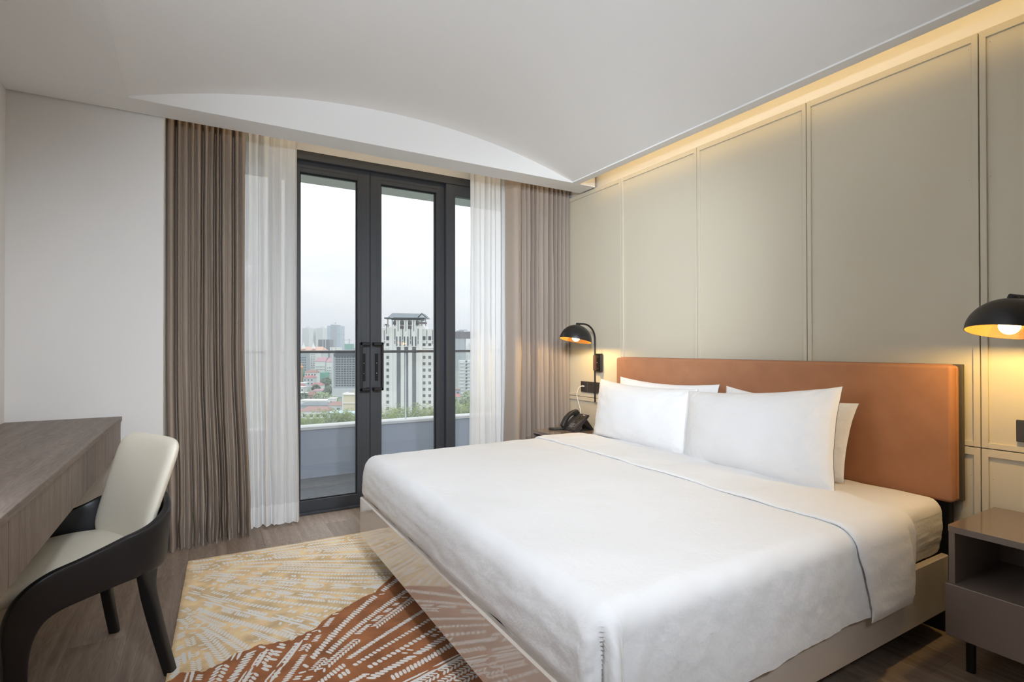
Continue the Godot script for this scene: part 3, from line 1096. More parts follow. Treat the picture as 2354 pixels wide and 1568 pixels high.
func build_phone() -> void:
	var t := thing("telephone", "black desk telephone with a grey keypad on the far nightstand", "telephone", V(2.335, 0.5305, -3.18))
	# x runs up the slope towards the wall, z along the front edge
	var side := PackedVector2Array([Vector2(0.0, 0.0), Vector2(-0.004, 0.014), Vector2(0.002, 0.020), Vector2(0.126, 0.118), Vector2(0.136, 0.116), Vector2(0.139, 0.106), Vector2(0.075, 0.045), Vector2(0.05, 0.0)])
	var g := Geo.new()
	g.prism(side, -0.075, 0.072)
	obj("body", g, mats.dark_plastic, t)
	var lg := Geo.new()
	lg.prism(PackedVector2Array([Vector2(0.085, 0.06), Vector2(0.12, 0.088), Vector2(0.19, 0.004), Vector2(0.186, 0.0), Vector2(0.168, 0.0)]), -0.055, 0.06)
	obj("stand", lg, mats.black_plastic, t)
	var sl := Basis(V(0.124, 0.098, 0).normalized(), V(-0.098, 0.124, 0).normalized(), V(0, 0, 1))   # x up the face, y out of it
	var f := Transform3D(sl, V(0.002, 0.020, 0))
	# handset lying in its cradle on the far side
	var path := []
	var wd := []
	var nd := []
	var w := []
	var th := []
	for s in 15:
		var u := s / 14.0
		path.append(f * V(lerpf(-0.012, 0.165, u), 0.014 + 0.030 * sin(PI * u), -0.052))
		wd.append(V(0, 0, 1))
		nd.append(sl.y)
		w.append(0.021)
		th.append(0.013 + 0.006 * absf(cos(PI * u)))
	var hg := Geo.new()
	hg.sweep(path, wd, nd, w, th, 16, 0.5)
	for e in [0.012, 0.142]:
		hg.box(V(e - 0.016, 0.0, -0.07), V(e + 0.016, 0.02, -0.034), 0.005, f)
	obj("handset", hg, mats.black_plastic, t)
	obj("screen", boxes_in(f, [[V(0.105, 0.0, 0.008), V(0.135, 0.0015, 0.058)]], 0.0008), mats.screen_glass, t)
	obj("name_plate", boxes_in(f, [[V(0.146, 0.0, 0.022), V(0.151, 0.001, 0.048)]], 0.0003), mats.white_print, t)
	obj("speaker_slots", boxes_in(f, [[V(0.092, 0.0, -0.006), V(0.095, 0.0008, 0.004)], [V(0.092, 0.0, 0.007), V(0.095, 0.0008, 0.017)], [V(0.092, 0.0, 0.02), V(0.095, 0.0008, 0.03)], [V(0.092, 0.0, 0.033), V(0.095, 0.0008, 0.043)]], 0.0002), mats.gasket, t)
	var kg := Geo.new()
	kg.box(V(-0.0035, 0, -0.0045), V(0.0035, 0.002, 0.0045), 0.0012)
	var km := kg.mesh()
	for q in 4:
		for k in 3:
			var o := obj("key", km, mats.key_plastic, t)
			o.transform = f * Transform3D(Basis(), V(0.014 + 0.0115 * q, 0, -0.008 + 0.015 * k))
	for q in [[0.062, -0.012], [0.073, -0.009], [0.060, 0.052], [0.071, 0.056], [0.086, 0.062], [0.047, 0.047], [0.036, 0.044], [0.024, 0.042], [0.046, -0.021], [0.033, -0.023]]:
		var o := obj("function_key", km, mats.key_plastic, t)
		o.transform = f * Transform3D(Basis().scaled(V(0.7, 1, 0.7)), V(q[0], 0, q[1]))
	var ng := Geo.new()
	ng.lathe([Vector2(0.014, 0), Vector2(0.014, 0.002), Vector2(0.012, 0.003), Vector2(0.0, 0.0025)], 20, f * Transform3D(Basis(), V(0.067, 0, 0.02)))
	obj("navigation_pad", ng, mats.black_plastic, t)
	var cg := Geo.new()
	var cp := []
	for s in 40:
		var u := s / 39.0
		cp.append(V(-0.02 - 0.05 * sin(PI * u), 0.005, -0.085 - 0.06 * u + 0.035 * sin(TAU * u)))
	cg.tube(spline([V(-0.005, 0.012, -0.052), V(-0.045, 0.007, -0.07), V(-0.085, 0.006, -0.10), V(-0.075, 0.006, -0.14), V(-0.03, 0.006, -0.125), V(0.03, 0.006, -0.09)], 8), 0.006, 8)
	obj("cord", cg, mats.black_plastic, t)


func boxes_in(x: Transform3D, list: Array, b: float) -> Geo:
	var g := Geo.new()
	for q in list:
		g.box(q[0], q[1], b, x)
	return g


func build_outlets() -> void:
	var t := thing("socket_plate", "row of dark brown power sockets on the beige wall above the telephone", "power socket", V(2.65, 0.834, -3.30))
	for k in 3:
		var z0 := -0.129 + 0.0865 * k
		var pl := obj("gang", boxes([[V(-0.009, -0.042, z0), V(0.0, 0.042, z0 + 0.0855)]], 0.002), mats.dark_plastic, t)
		var h := Geo.new()
		var c := z0 + 0.043
		if k == 0:
			h.box(V(-0.0095, -0.007, c - 0.008), V(-0.0085, 0.007, c + 0.008), 0.0003)
		else:
			for q in [[-0.014, -0.004], [-0.006, -0.014], [-0.006, 0.006], [0.016, -0.010], [0.016, 0.004], [0.024, -0.010], [0.024, 0.004]]:
				h.box(V(-0.0095, q[0] - 0.004, c + q[1]), V(-0.0085, q[0] + 0.002, c + q[1] + 0.006), 0.0003)
		obj("socket_holes", h, mats.gasket, pl)
	t = thing("switch_plate", "plain dark grey switch plate below the lamp on the photo's right edge", "switch plate", V(2.65, 0.834, -0.68))
	for k in 2:
		var z0 := -0.088 + 0.0865 * k
		obj("gang", boxes([[V(-0.011, -0.041, z0), V(0.0, 0.041, z0 + 0.0855)]], 0.002), mats.dark_plastic, t)
	var c := Geo.new()
	c.tube(spline([V(2.638, 0.836, -3.386), V(2.622, 0.838, -3.388), V(2.60, 0.825, -3.40), V(2.585, 0.77, -3.405), V(2.59, 0.70, -3.39), V(2.585, 0.65, -3.36), V(2.56, 0.60, -3.32), V(2.52, 0.56, -3.27), V(2.48, 0.553, -3.22)], 8), 0.003, 8)
	tag(obj("telephone_cable", c, mats.baseboard_paint), "thin white cable running from the wall socket down to the telephone", "cable")
	var pg := Geo.new()
	pg.tube([V(2.641, 0.836, -3.386), V(2.622, 0.838, -3.388)], 0.006, 10)
	tag(obj("cable_plug", pg, mats.baseboard_paint), "small white plug pushed into the left socket", "plug")


# ---------------------------------------------------------------- desk and chair
func wood_box(lo: Vector3, hi: Vector3, along: int, across: int, off: Vector2, b := 0.0015) -> Geo:
	var g := Geo.new()
	g.box(lo, hi, b)
	for k in g.v.size():
		var q := g.v[k]
		var up := 3 - along - across
		g.t[k] = Vector2((q[across] + q[up]) / 0.5, q[along] / 1.3) + off
	return g


func build_desk() -> void:
	var t := thing("desk", "long grey-brown wooden desk with a thin top fixed along the left wall", "desk", V(-0.6, 0, -1.9))
	var o := -t.position
	var m: Material = mats.desk_wood
	obj("top", wood_box(V(-0.829, 0.768, -3.438), V(-0.37, 0.79, -0.45), 2, 0, Vector2(0.1, 0.2)), m, t, o)
	var z := [-3.438, -2.2, -1.59, -0.98, -0.45]
	for k in 4:
		obj("drawer", wood_box(V(-0.395, 0.612, z[k] + (0.0015 if k else 0.0)), V(-0.376, 0.764, z[k + 1] - 0.0015), 1, 2, Vector2(0.3 * k, 0.37 * k), 0.001), m, t, o)
	obj("drawer_box", wood_box(V(-0.82, 0.64, -3.436), V(-0.398, 0.767, -0.46), 2, 0, Vector2(0.5, 0.6)), m, t, o)
	obj("end_panel", wood_box(V(-0.82, 0.0, -0.47), V(-0.40, 0.766, -0.452), 1, 0, Vector2(0.7, 0.1)), m, t, o)


func build_chair() -> void:
	var t := thing("dining_chair", "low black leather armchair with a cream seat and back, tucked under the desk", "chair", V(-0.41, 0, -2.335), -2.639)
	# x is forward, z is away from the camera; the near side is -z
	var cl := []   # forward, height, side, half width
	for q in [[0.203, 0.0, 0.247, 0.024], [0.199, 0.15, 0.247, 0.027], [0.197, 0.26, 0.247, 0.030], [0.188, 0.335, 0.247, 0.043], [0.160, 0.388, 0.247, 0.056], [0.110, 0.418, 0.247, 0.061], [0.03, 0.432, 0.246, 0.064], [-0.07, 0.449, 0.245, 0.072], [-0.16, 0.462, 0.234, 0.084], [-0.222, 0.478, 0.192, 0.102], [-0.256, 0.490, 0.11, 0.114], [-0.268, 0.494, 0.0, 0.118]]:
		cl.append(q)
	for k in range(cl.size() - 2, -1, -1):
		cl.append([cl[k][0], cl[k][1], -cl[k][2], cl[k][3]])
	var pts := []
	var wid := []
	for q in cl:
		pts.append(V(q[0], q[1], -q[2]))
		wid.append(q[3])
	pts = spline(pts, 7)
	wid = spline(wid, 7)
	var n := pts.size()
	var wd := []
	var nd := []
	var th := []
	for k in n:
		var d: Vector3 = (pts[mini(k + 1, n - 1)] - pts[maxi(k - 1, 0)]).normalized()
		# outwards in plan from a point ahead of the seat's middle
		var out: Vector3 = (pts[k] - V(0.0, pts[k].y, 0.0))
		out.x = minf(out.x, 0.0) if absf(pts[k].z) < 0.243 else 0.0
		out = out.normalized()
		var w := out.cross(d).normalized()
		# the back of the shell leans outwards
		w = (w + out * 0.10 * sstep(-0.08, -0.22, pts[k].x)).normalized()
		wd.append(w)
		nd.append(d.cross(w).normalized())
		th.append(0.0145)
	var cut := 16
	for part in [["leg", 0, cut + 1], ["shell", cut, n - cut], ["leg", n - cut - 1, n]]:
		var g := Geo.new()
		g.sweep(pts.slice(part[1], part[2]), wd.slice(part[1], part[2]), nd.slice(part[1], part[2]), wid.slice(part[1], part[2]), th.slice(part[1], part[2]), 24, 0.35)
		obj(part[0], g, mats.black_leather, t)
	for s in [-1.0, 1.0]:
		# the near leg (-z) stands a little further forward than the far one
		var sh := [0.0, 0.0, 0.0, 0.0, 0.0, 0.0] if s > 0 else [0.030, 0.034, 0.040, 0.038, 0.033, 0.028]
		var fs := 1.0 if s > 0 else 0.98
		var lp := spline([V(-0.192 + sh[0], 0.44, s * 0.216 * fs), V(-0.193 + sh[1], 0.375, s * 0.220 * fs), V(-0.198 + sh[2], 0.32, s * 0.226 * fs), V(-0.207 + sh[3], 0.25, s * 0.231 * fs), V(-0.226 + sh[4], 0.13, s * 0.239 * fs), V(-0.250 + sh[5], 0.0, s * 0.248 * fs)], 5)
		var lw := spline([0.055, 0.046, 0.026, 0.0205, 0.019, 0.0175], 5)
		var lt := spline([0.012, 0.0155, 0.020, 0.022, 0.020, 0.018], 5)
		var a := []
		var b := []
		for k in lp.size():
			a.append(V(0.81, 0, s * 0.59).normalized())
			b.append(V(-0.59, 0, s * 0.81).normalized())
		var g := Geo.new()
		g.sweep(lp, a, b, lw, lt, 20, 0.5)
		obj("leg", g, mats.black_leather, t)
	var seat := Geo.new()
	seat.soft_box(V(-0.225, 0.395, -0.222), V(0.262, 0.452, 0.222), 0.026, 4, 14)
	for k in seat.v.size():
		var q := seat.v[k]
		var e := (1.0 - pow(absf(q.z / 0.222), 2.5)) * (1.0 - pow(absf((q.x - 0.028) / 0.234), 4.0))
		# the back corners are rounded in plan
		seat.v[k].z = q.z * (1.0 - 0.22 * sstep(-0.06, -0.205, q.x))
		if seat.n[k].y > 0.3:
			seat.v[k].y += 0.022 * maxf(e, 0.0)
	seat.smooth()
	obj("seat", seat, mats.cream_leather, t)
	# backrest: a curved pad that leans back
	var bg := Geo.new()
	for side in [1.0, -1.0]:
		var p := PackedVector3Array()
		for a in 33:
			var u := sin(PI / 2 * (a / 16.0 - 1.0))
			for b in 33:
				var w := sin(PI / 2 * (b / 16.0 - 1.0))
				# square to rounded rectangle
				var k := pow(pow(absf(u), 7.0) + pow(absf(w), 7.0), 1.0 / 7.0) if absf(u) + absf(w) > 0.001 else 1.0
				var mx := maxf(absf(u), absf(w))
				var sc := mx / k if k > 1e-6 else 1.0
				var uu := u * lerpf(1.0, sc, mx)
				var ww := w * lerpf(1.0, sc, mx)
				var h := 0.5 + 0.5 * ww
				var half := lerpf(0.19, 0.21, h)
				var s := uu * half
				var y := lerpf(0.435, 0.812, h)
				var f := -0.172 - 0.110 * h - 0.012 * h * h + 0.55 * s * s
				var tk := 0.021 * pow(maxf(1.0 - pow(mx, 10.0), 0.0), 0.5)
				p.append(V(f, y, -s) + V(0.945, 0.32, 0) * (side * tk + (0.006 * (1.0 - mx) * side)))
		bg.grid(p, 33, 33, false, false, side < 0)
	obj("backrest", bg, mats.cream_leather, t)


# ---------------------------------------------------------------- rug
func rug_image() -> ImageTexture:
	# ochre and rust fields with pale leaf-like marks that fan out in rows; 600 px to the metre
	var w := 960
	var h := 1500
	var data := PackedByteArray()
	data.resize(w * h * 3)
	var edge := [Vector2(-0.06, -2.15), Vector2(-0.035, -2.19), Vector2(0.031, -2.154), Vector2(0.086, -2.175), Vector2(0.131, -2.219), Vector2(0.215, -2.244), Vector2(0.33, -2.223), Vector2(0.419, -2.264), Vector2(0.488, -2.347), Vector2(0.549, -2.377), Vector2(0.631, -2.436), Vector2(0.712, -2.474), Vector2(0.826, -2.601), Vector2(1.2, -2.95), Vector2(1.6, -3.2)]
	var nz := noise(1.0, 81, 4)
	var mask := PackedByteArray()
	mask.resize(w * h)
	var line := PackedFloat32Array()
	for x in w:
		var wx := RUG_X + x / 600.0
		var lz := -2.15
		for k in edge.size() - 1:
			if wx >= edge[k].x and wx <= edge[k + 1].x:
				lz = lerpf(edge[k].y, edge[k + 1].y, (wx - edge[k].x) / (edge[k + 1].x - edge[k].x))
		line.append(lz + 0.012 * nz.get_noise_1d(wx * 26.0))
	var oc := Color("#f4d3a2")
	var rs := Color("#ad7049")
	for y in h:
		var wz := RUG_Z + y / 600.0
		for x in w:
			var rust := wz > line[x]
			mask[y * w + x] = 1 if rust else 0
			var s := 0.5 + 0.7 * nz.get_noise_2d(x * 0.011, y * 0.011) + 0.25 * nz.get_noise_2d(x * 0.3, y * 0.3)
			var c := (rs if rust else oc) * lerpf(0.86, 1.12, clampf(s, 0, 1))
			var k := (y * w + x) * 3
			data[k] = mini(int(c.r * 255), 255)
			data[k + 1] = mini(int(c.g * 255), 255)
			data[k + 2] = mini(int(c.b * 255), 255)
	var r := RandomNumberGenerator.new()
	r.seed = 5
	# rows of the ochre field start along its left edge and turn from level to downright
	var rows := []
	var a0 := [[-3.36, 4.0], [-3.28, 10.0], [-3.2, 24.0], [-3.11, 35.0], [-3.03, 44.0], [-2.87, 52.0], [-2.7, 72.0], [-2.53, 87.0], [-2.3, 96.0]]
	for k in a0.size() - 1:
		var cnt := 3 if k < 5 else 2
		for s in cnt:
			var u := float(s) / cnt
			var an: float = deg_to_rad(lerpf(a0[k][1], a0[k + 1][1], u))
			var st := Vector2(-0.075, lerpf(a0[k][0], a0[k + 1][0], u))
			rows.append([st, an, 0.02, 1.5, 0])
			# as the rows spread, others begin between them
			var an2: float = deg_to_rad(lerpf(a0[k][1], a0[k + 1][1], u + 0.5 / cnt))
			var st2 := Vector2(-0.075, lerpf(a0[k][0], a0[k + 1][0], u + 0.5 / cnt))
			rows.append([st2, an2, 0.16, 1.5, 0])
			for e in [0.25, 0.75]:
				var an3: float = deg_to_rad(lerpf(a0[k][1], a0[k + 1][1], u + e / cnt))
				rows.append([Vector2(-0.075, lerpf(a0[k][0], a0[k + 1][0], u + e / cnt)), an3, 0.40, 1.5, 0])
	for k in 44:
		var an := deg_to_rad(-86.0 + k * 2.1)
		rows.append([Vector2(-0.02, -1.58), an, 0.22 if k % 2 == 0 else (0.42 if k % 4 == 1 else 0.66), 1.9, 1])
	var occ := PackedInt32Array()
	occ.resize(160 * 250)
	var rid := 0
	for row in rows:
		rid += 1
		var st: Vector2 = row[0]
		var an: float = row[1]
		var d := Vector2(cos(an), sin(an))
		var pr := Vector2(-d.y, d.x)
		var q: float = row[2] + r.randf() * 0.02
		var kind := r.randi() % 5
		var run := 0.0
		var wide := r.randf_range(0.012, 0.016)
		var bend := r.randf_range(-0.10, 0.10)
		while q < row[3]:
			if run <= 0.0:
				kind = r.randi() % 5
				run = r.randf_range(0.5, 1.2)
				wide = r.randf_range(0.011, 0.017)
			var at := st + d * q + pr * (0.02 * sin(q * 5.0 + an * 7.0) + bend * q * q * 0.3)
			var step := 0.016
			if taken(occ, mask, row[4], at, rid):
				q += 0.012
				continue
			match kind:
				0, 1:   # a chain of slanting seeds
					var sl := an + (1.05 if kind == 0 else -1.15) + r.randf_range(-0.18, 0.18)
					stamp(data, mask, w, h, at, sl, wide * r.randf_range(0.95, 1.2), wide * 0.40, row[4])
					step = wide * 1.05
				2:   # barbs on both sides, like an ear of wheat
					stamp(data, mask, w, h, at + pr * wide * 0.75, an - 0.75 + r.randf_range(-0.1, 0.1), wide * 0.95, wide * 0.34, row[4])
					stamp(data, mask, w, h, at - pr * wide * 0.75, an + 0.75 + r.randf_range(-0.1, 0.1), wide * 0.95, wide * 0.34, row[4])
					step = wide * 1.2
				3:   # upright beads
					stamp(data, mask, w, h, at, an + 1.5 + r.randf_range(-0.2, 0.2), wide * 0.72, wide * 0.48, row[4])
					step = wide * 1.25
				4:   # long brush strokes side by side
					var ln := r.randf_range(0.04, 0.10)
					stamp(data, mask, w, h, at + d * ln + pr * wide * 0.55, an, ln, wide * 0.45, row[4])
					stamp(data, mask, w, h, at + d * ln * 0.8 - pr * wide * 0.65, an + 0.05, ln * 0.8, wide * 0.30, row[4])
					step = ln * 1.9
			q += step
			run -= step
	return ImageTexture.create_from_image(Image.create_from_data(w, h, false, Image.FORMAT_RGB8, data))


func taken(occ: PackedInt32Array, mask: PackedByteArray, field: int, at: Vector2, rid: int) -> bool:
	# marks keep clear of the rows already drawn
	var x := int((at.x - RUG_X) * 100.0)
	var y := int((at.y - RUG_Z) * 100.0)
	if x < 2 or y < 2 or x > 157 or y > 247 or mask[int((at.y - RUG_Z) * 600.0) * 960 + int((at.x - RUG_X) * 600.0)] != field:
		return true
	for b in range(-2, 3):
		for a in range(-2, 3):
			if absi(a) + absi(b) > 2:
				continue
			var o := occ[(y + b) * 160 + x + a]
			if o != 0 and o != rid:
				return true
	for b in [-1, 0, 1]:
		for a in [-1, 0, 1]:
			occ[(y + b) * 160 + x + a] = rid
	return false


func stamp(data: PackedByteArray, mask: PackedByteArray, w: int, h: int, at: Vector2, an: float, la: float, lb: float, field: int) -> void:
	# a pale leaf-shaped mark in its own field only
	var cx := (at.x - RUG_X) * 600.0
	var cy := (at.y - RUG_Z) * 600.0
	la *= 600.0
	lb *= 600.0
	var ca := cos(an)
	var sa := sin(an)
	var m := maxf(la, lb) + 1.0
	for y in range(maxi(int(cy - m), 0), mini(int(cy + m) + 1, h)):
		for x in range(maxi(int(cx - m), 0), mini(int(cx + m) + 1, w)):
			if mask[y * w + x] != field:
				continue
			var px := x - cx
			var py := y - cy
			var u := (px * ca + py * sa) / la
			var v := (-px * sa + py * ca) / lb
			var e := absf(u) * absf(u) * absf(u) + v * v
			if e < 1.0:
				var k := (y * w + x) * 3
				data[k] = 244
				data[k + 1] = 238
				data[k + 2] = 230


const RUG_X := -0.075
const RUG_Z := -3.31


func build_rug() -> void:
	var tex := rug_image()
	var m := mat("rug_pile", "#ffffff", 1.0, 0.1)
	m.albedo_texture = tex
	m.rim_enabled = true
	m.rim = 0.2
	# the rug lies askew by two degrees; its pile edge is uneven
	var g := Geo.new()
	var nz := noise(1.0, 93, 3)
	var p := PackedVector3Array()
	var nx := 90
	var nzn := 150
	var sx := 1.55
	var sz := 2.45
	var uv := PackedVector2Array()
	for a in nx:
		for b in nzn:
			var u := float(a - 1) / (nx - 3)
			var v := float(b - 1) / (nzn - 3)
			var edge := a == 0 or b == 0 or a == nx - 1 or b == nzn - 1
			u = clampf(u, 0.0, 1.0)
			v = clampf(v, 0.0, 1.0)
			var x := u * sx
			var z := v * sz
			var rim := 0.003 * nz.get_noise_2d(x * 60.0, z * 60.0)
			var y := 0.0005 if edge else 0.0115 + 0.0012 * nz.get_noise_2d(x * 45.0, z * 45.0)
			var q := V(x + (rim if a <= 1 or a >= nx - 2 else 0.0), y, z + (rim if b <= 1 or b >= nzn - 2 else 0.0))
			p.append(q)
			uv.append(Vector2(u * sx * 600.0 / 960.0, v * sz * 600.0 / 1500.0))
	g.grid(p, nx, nzn, false, false, true)
	for k in uv.size():
		g.t[k] = uv[k]
	var o := obj("rug", g, m)
	o.position = V(-0.07, 0.001, -3.318)
	o.rotation.y = deg_to_rad(-2.0)
	tag(o, "ochre and rust rug with pale leaf marks lying under the foot of the bed", "rug")


# ---------------------------------------------------------------- the city below
const TURN := -0.5274     # the far blocks stand square to this bearing
const GROUND := -38.0


func far(x: float, y: float, d: float) -> Vector3:
	return Basis(Vector3.UP, TURN) * V(x, y, -d)


func block(called: String, label: String, category: String, x: float, d: float, w: float, deep: float, top: float, m: Material, group := "", twist := 0.0) -> Node3D:
	# origin on the ground under the front face; +z of the block looks at the hotel
	var t := thing(called, label, category, far(x, GROUND, d), TURN + twist, group)
	obj("wall", boxes([[V(-w / 2, 0, -deep), V(w / 2, top - GROUND, 0)]], 0.05), m, t)
	return t


func windows(t: Node3D, xs: Array, ys: Array, ww: float, hh: float, m: Material, single := true, proud := 0.06) -> void:
	# panes set in a shallow reveal; xs, ys are centres, heights above the ground
	var g := Geo.new()
	if single:
		g.box(V(-ww / 2, -hh / 2, -0.3), V(ww / 2, hh / 2, proud), 0.03)
		var mesh := g.mesh()
		for x in xs:
			for y in ys:
				obj("window", mesh, m, t, V(x, y, 0))
		return
	for x in xs:
		for y in ys:
			g.box(V(x - ww / 2, y - hh / 2, -0.3), V(x + ww / 2, y + hh / 2, proud), 0.0)
	obj("windows", g, m, t).set_meta("kind", "stuff")


func steps(a: float, by: float, count: int) -> Array:
	var r := []
	for k in count:
		r.append(a + by * k)
	return r


func gable(g: Geo, w: float, deep: float, y: float, rise: float, over: float, hip := 0.0) -> void:
	# a ridge roof along x over a block whose front is z = 0
	var a := V(-w / 2 - over, y, over)
	var b := V(w / 2 + over, y, over)
	var c := V(w / 2 + over, y, -deep - over)
	var d := V(-w / 2 - over, y, -deep - over)
	var e := V(-w / 2 - over + hip, y + rise, -deep / 2)
	var f := V(w / 2 + over - hip, y + rise, -deep / 2)
	g.quad(a, b, f, e)
	g.quad(c, d, e, f)
	g.tri(b, c, f)
	g.tri(d, a, e)
	g.quad(d, c, b, a)


func house(x: float, d: float, w: float, deep: float, wall_h: float, rise: float, wall: Material, roof: Material, label: String, cols: int, lift := 0.0, twist := 0.0) -> void:
	var t := thing("house", label, "house", far(x, GROUND, d), TURN + twist)
	obj("wall", boxes([[V(-w / 2, 0, -deep), V(w / 2, wall_h + lift, 0)]], 0.05), wall, t)
	var g := Geo.new()
	if rise > 0.0:
		gable(g, w, deep, wall_h + lift, rise, 0.5, minf(w * 0.2, 2.0))
	else:
		g.box(V(-w / 2 - 0.3, wall_h + lift, -deep - 0.3), V(w / 2 + 0.3, wall_h + lift + 0.5, 0.3), 0.05)
	obj("roof", g, roof, t)
	if cols > 0:
		var xs := []
		for k in cols:
			xs.append(-w / 2 + w * (k + 0.5) / cols)
		var ys := []
		var y := wall_h + lift - 2.2
		while y > wall_h * 0.3 and ys.size() < 3:
			ys.append(y)
			y -= 3.6
		windows(t, xs, ys, minf(1.5, w / cols * 0.5), 1.3, mats.city_window)


func tree(x: float, d: float, base: float, r: float, h: float, sd: int, m: Material, label: String) -> void:
	var t := thing("tree", label, "tree", far(x, GROUND, d))
	var nz := noise(1.0, sd, 4)
	var rr := RandomNumberGenerator.new()
	rr.seed = sd
	var tk := Geo.new()
	tk.tube([V(0, 0, 0), V(0.2, base * 0.5, 0), V(0, base + h * 0.4, 0)], 0.35, 7, false, 0.2)
	obj("trunk", tk, mats.bark, t)
	# a crown of leafy tufts
	var g := Geo.new()
	for k in 120:
		var dir := V(rr.randfn(), rr.randfn() * 0.9, rr.randfn()).normalized()
		var c := V(dir.x * r, h / 2 + dir.y * h / 2, dir.z * r) * V(1, 1, 1) * rr.randf_range(0.45, 0.95)
		c.y = h / 2 + dir.y * h / 2 * rr.randf_range(0.5, 0.95)
		var tr := r * rr.randf_range(0.12, 0.24)
		var p := PackedVector3Array()
		for a in 5:
			var th := PI * a / 4.0
			for b in 7:
				var ph := TAU * b / 7.0
				var u := V(sin(th) * cos(ph), cos(th), -sin(th) * sin(ph))
				p.append(V(0, base, 0) + c + u * tr * (1.0 + 0.55 * nz.get_noise_3d(u.x * 3.0 + k, u.y * 3.0, u.z * 3.0)))
		g.grid(p, 5, 7, false, true, false)
	obj("crown", g, m, t)


func build_city() -> void:
	mat("city_white", "#d9dbda", 0.8)
	mat("city_window", "#444b56", 0.25)
	mat("city_glass_dark", "#4d5661", 0.2)
	mat("city_slit", "#6c6f76", 0.8)
	mat("city_grey", "#9ba5ad", 0.8)
	mat("city_pale", "#c2c9ce", 0.8)
	mat("city_blue_glass", "#a3b5c3", 0.3)
	mat("roof_slate", "#656f77", 0.7)
	mat("roof_red", "#a06f70", 0.8)
	mat("roof_pink", "#a98790", 0.8)
	mat("roof_peach", "#bf9d8e", 0.8)
	mat("roof_brown", "#8e6e69", 0.8)
	mat("roof_white", "#d6d8d6", 0.8)
	mat("roof_blue", "#a9bdc4", 0.7)
	mat("net_green", "#6aa394", 0.9)
	mat("cream_wall", "#d4cab1", 0.8)
	mat("orange_tarp", "#d3a276", 0.8)
	mat("rust_tower", "#a08a78", 0.9)
	mat("dark_band", "#4a4550", 0.5)
	grained(mat("ground_city", "#8f9890", 1.0), noise_tex(0.05, 101, Color(0.55, 0.62, 0.55), Color(1, 1, 1)), 0.02)
	mat("leaf_far", "#5f7262", 1.0)
	mat("leaf_far_pale", "#8b9a7d", 1.0)
	mat("bark", "#5d5348", 1.0)
	struct("ground", boxes([[V(-3500, GROUND - 2.0, -6000), V(3500, GROUND, -20)]], 0.0), mats.ground_city, "hazy ground of the city far below the balcony", "ground")

	# the white hotel tower, 288 m off
	var t := thing("hotel_tower", "white stone tower with dark window strips and a grey tiled pavilion on its roof", "building", far(-55.5, GROUND, 288), TURN)
	var wm: Material = mats.city_white
	obj("wall", boxes([[V(-15.6, 0, -22), V(-10.0, 50.0, -1.2)], [V(-10.2, 0, -22), V(6.6, 50.8, 0)], [V(6.4, 0, -22), V(22, 49.3, -1.2)], [V(-9.0, 50.8, -22), V(5.0, 54.2, -1.0)]], 0.05), wm, t)
	var pil := Geo.new()
	pil.box(V(-1.05, 39.5, -0.2), V(1.05, 54.0, 0.5), 0.04)
	for x in [-6.4, -2.1, 2.15]:
		obj("pilaster", pil.mesh(), wm, t, V(x, 0, 0))
	obj("corner_pier", boxes([[V(-11.2, 0, -1), V(-9.6, 50.2, 0.35)]], 0.04), wm, t)
	obj("corner_pier", boxes([[V(4.9, 0, -1), V(6.7, 49.9, 0.35)]], 0.04), wm, t)
	var strip := Geo.new()
	strip.box(V(-1.07, 0, -0.3), V(1.07, 39.4, 0.08), 0.02)
	var sm := strip.mesh()
	for x in [-6.15, -2.0, 2.25]:
		obj("window_strip", sm, mats.city_glass_dark, t, V(x, 0, 0))
	var mul := Geo.new()
	for x in [-6.15, -2.0, 2.25]:
		for q in 28:
			mul.box(V(x - 1.07, 0.8 + 1.4 * q, 0), V(x + 1.07, 0.95 + 1.4 * q, 0.14), 0.0)
		for q in [-0.55, 0.0, 0.55]:
			mul.box(V(x + q - 0.05, 0, 0), V(x + q + 0.05, 39.4, 0.14), 0.0)
	obj("mullions", mul, mats.city_slit, t).set_meta("kind", "stuff")
	var slit := Geo.new()
	for x in [-8.2, -4.0, 0.35, 4.4]:
		slit.box(V(x - 0.24, 43.4, -0.2), V(x + 0.24, 49.3, 0.1), 0.0)
		slit.box(V(x - 0.22, 41.0, -0.2), V(x + 0.22, 42.9, 0.1), 0.0)
	for x in [-6.4, -2.1, 2.15]:
		slit.box(V(x - 0.2, 47.9, 0.3), V(x + 0.2, 53.9, 0.56), 0.0)
	for x in [-14.3, 9.0, 12.1, 15.2]:
		slit.box(V(x - 0.17, 43.2, -1.3), V(x + 0.17, 48.6, -1.1), 0.0)
		slit.box(V(x - 0.17, 41.0, -1.3), V(x + 0.17, 42.7, -1.1), 0.0)
	obj("slits", slit, mats.city_slit, t).set_meta("kind", "stuff")
	var tall := Geo.new()
	tall.box(V(-0.3, 0, 0), V(0.3, 5.1, 0.62), 0.02)
	for x in [-7.05, -5.35, -2.85, -1.15, 1.4, 3.1]:
		obj("tall_window", tall.mesh(), mats.city_glass_dark, t, V(x, 40.0, 0))
	for x in [-12.45, 7.5, 10.55, 13.5]:
		for y in steps(2.3, 3.49, 10):
			obj("window", boxes([[V(-0.72, -0.8, -1.5), V(0.72, 0.8, -1.12)]], 0.03), mats.city_window, t, V(x, y, 0))
		obj("window", boxes([[V(-0.75, -1.1, -1.5), V(0.75, 1.1, -1.12)]], 0.03), mats.city_window, t, V(x, 44.2, 0))
		obj("window", boxes([[V(-0.75, -0.75, -1.5), V(0.75, 0.75, -1.12)]], 0.03), mats.city_window, t, V(x, 40.7, 0))
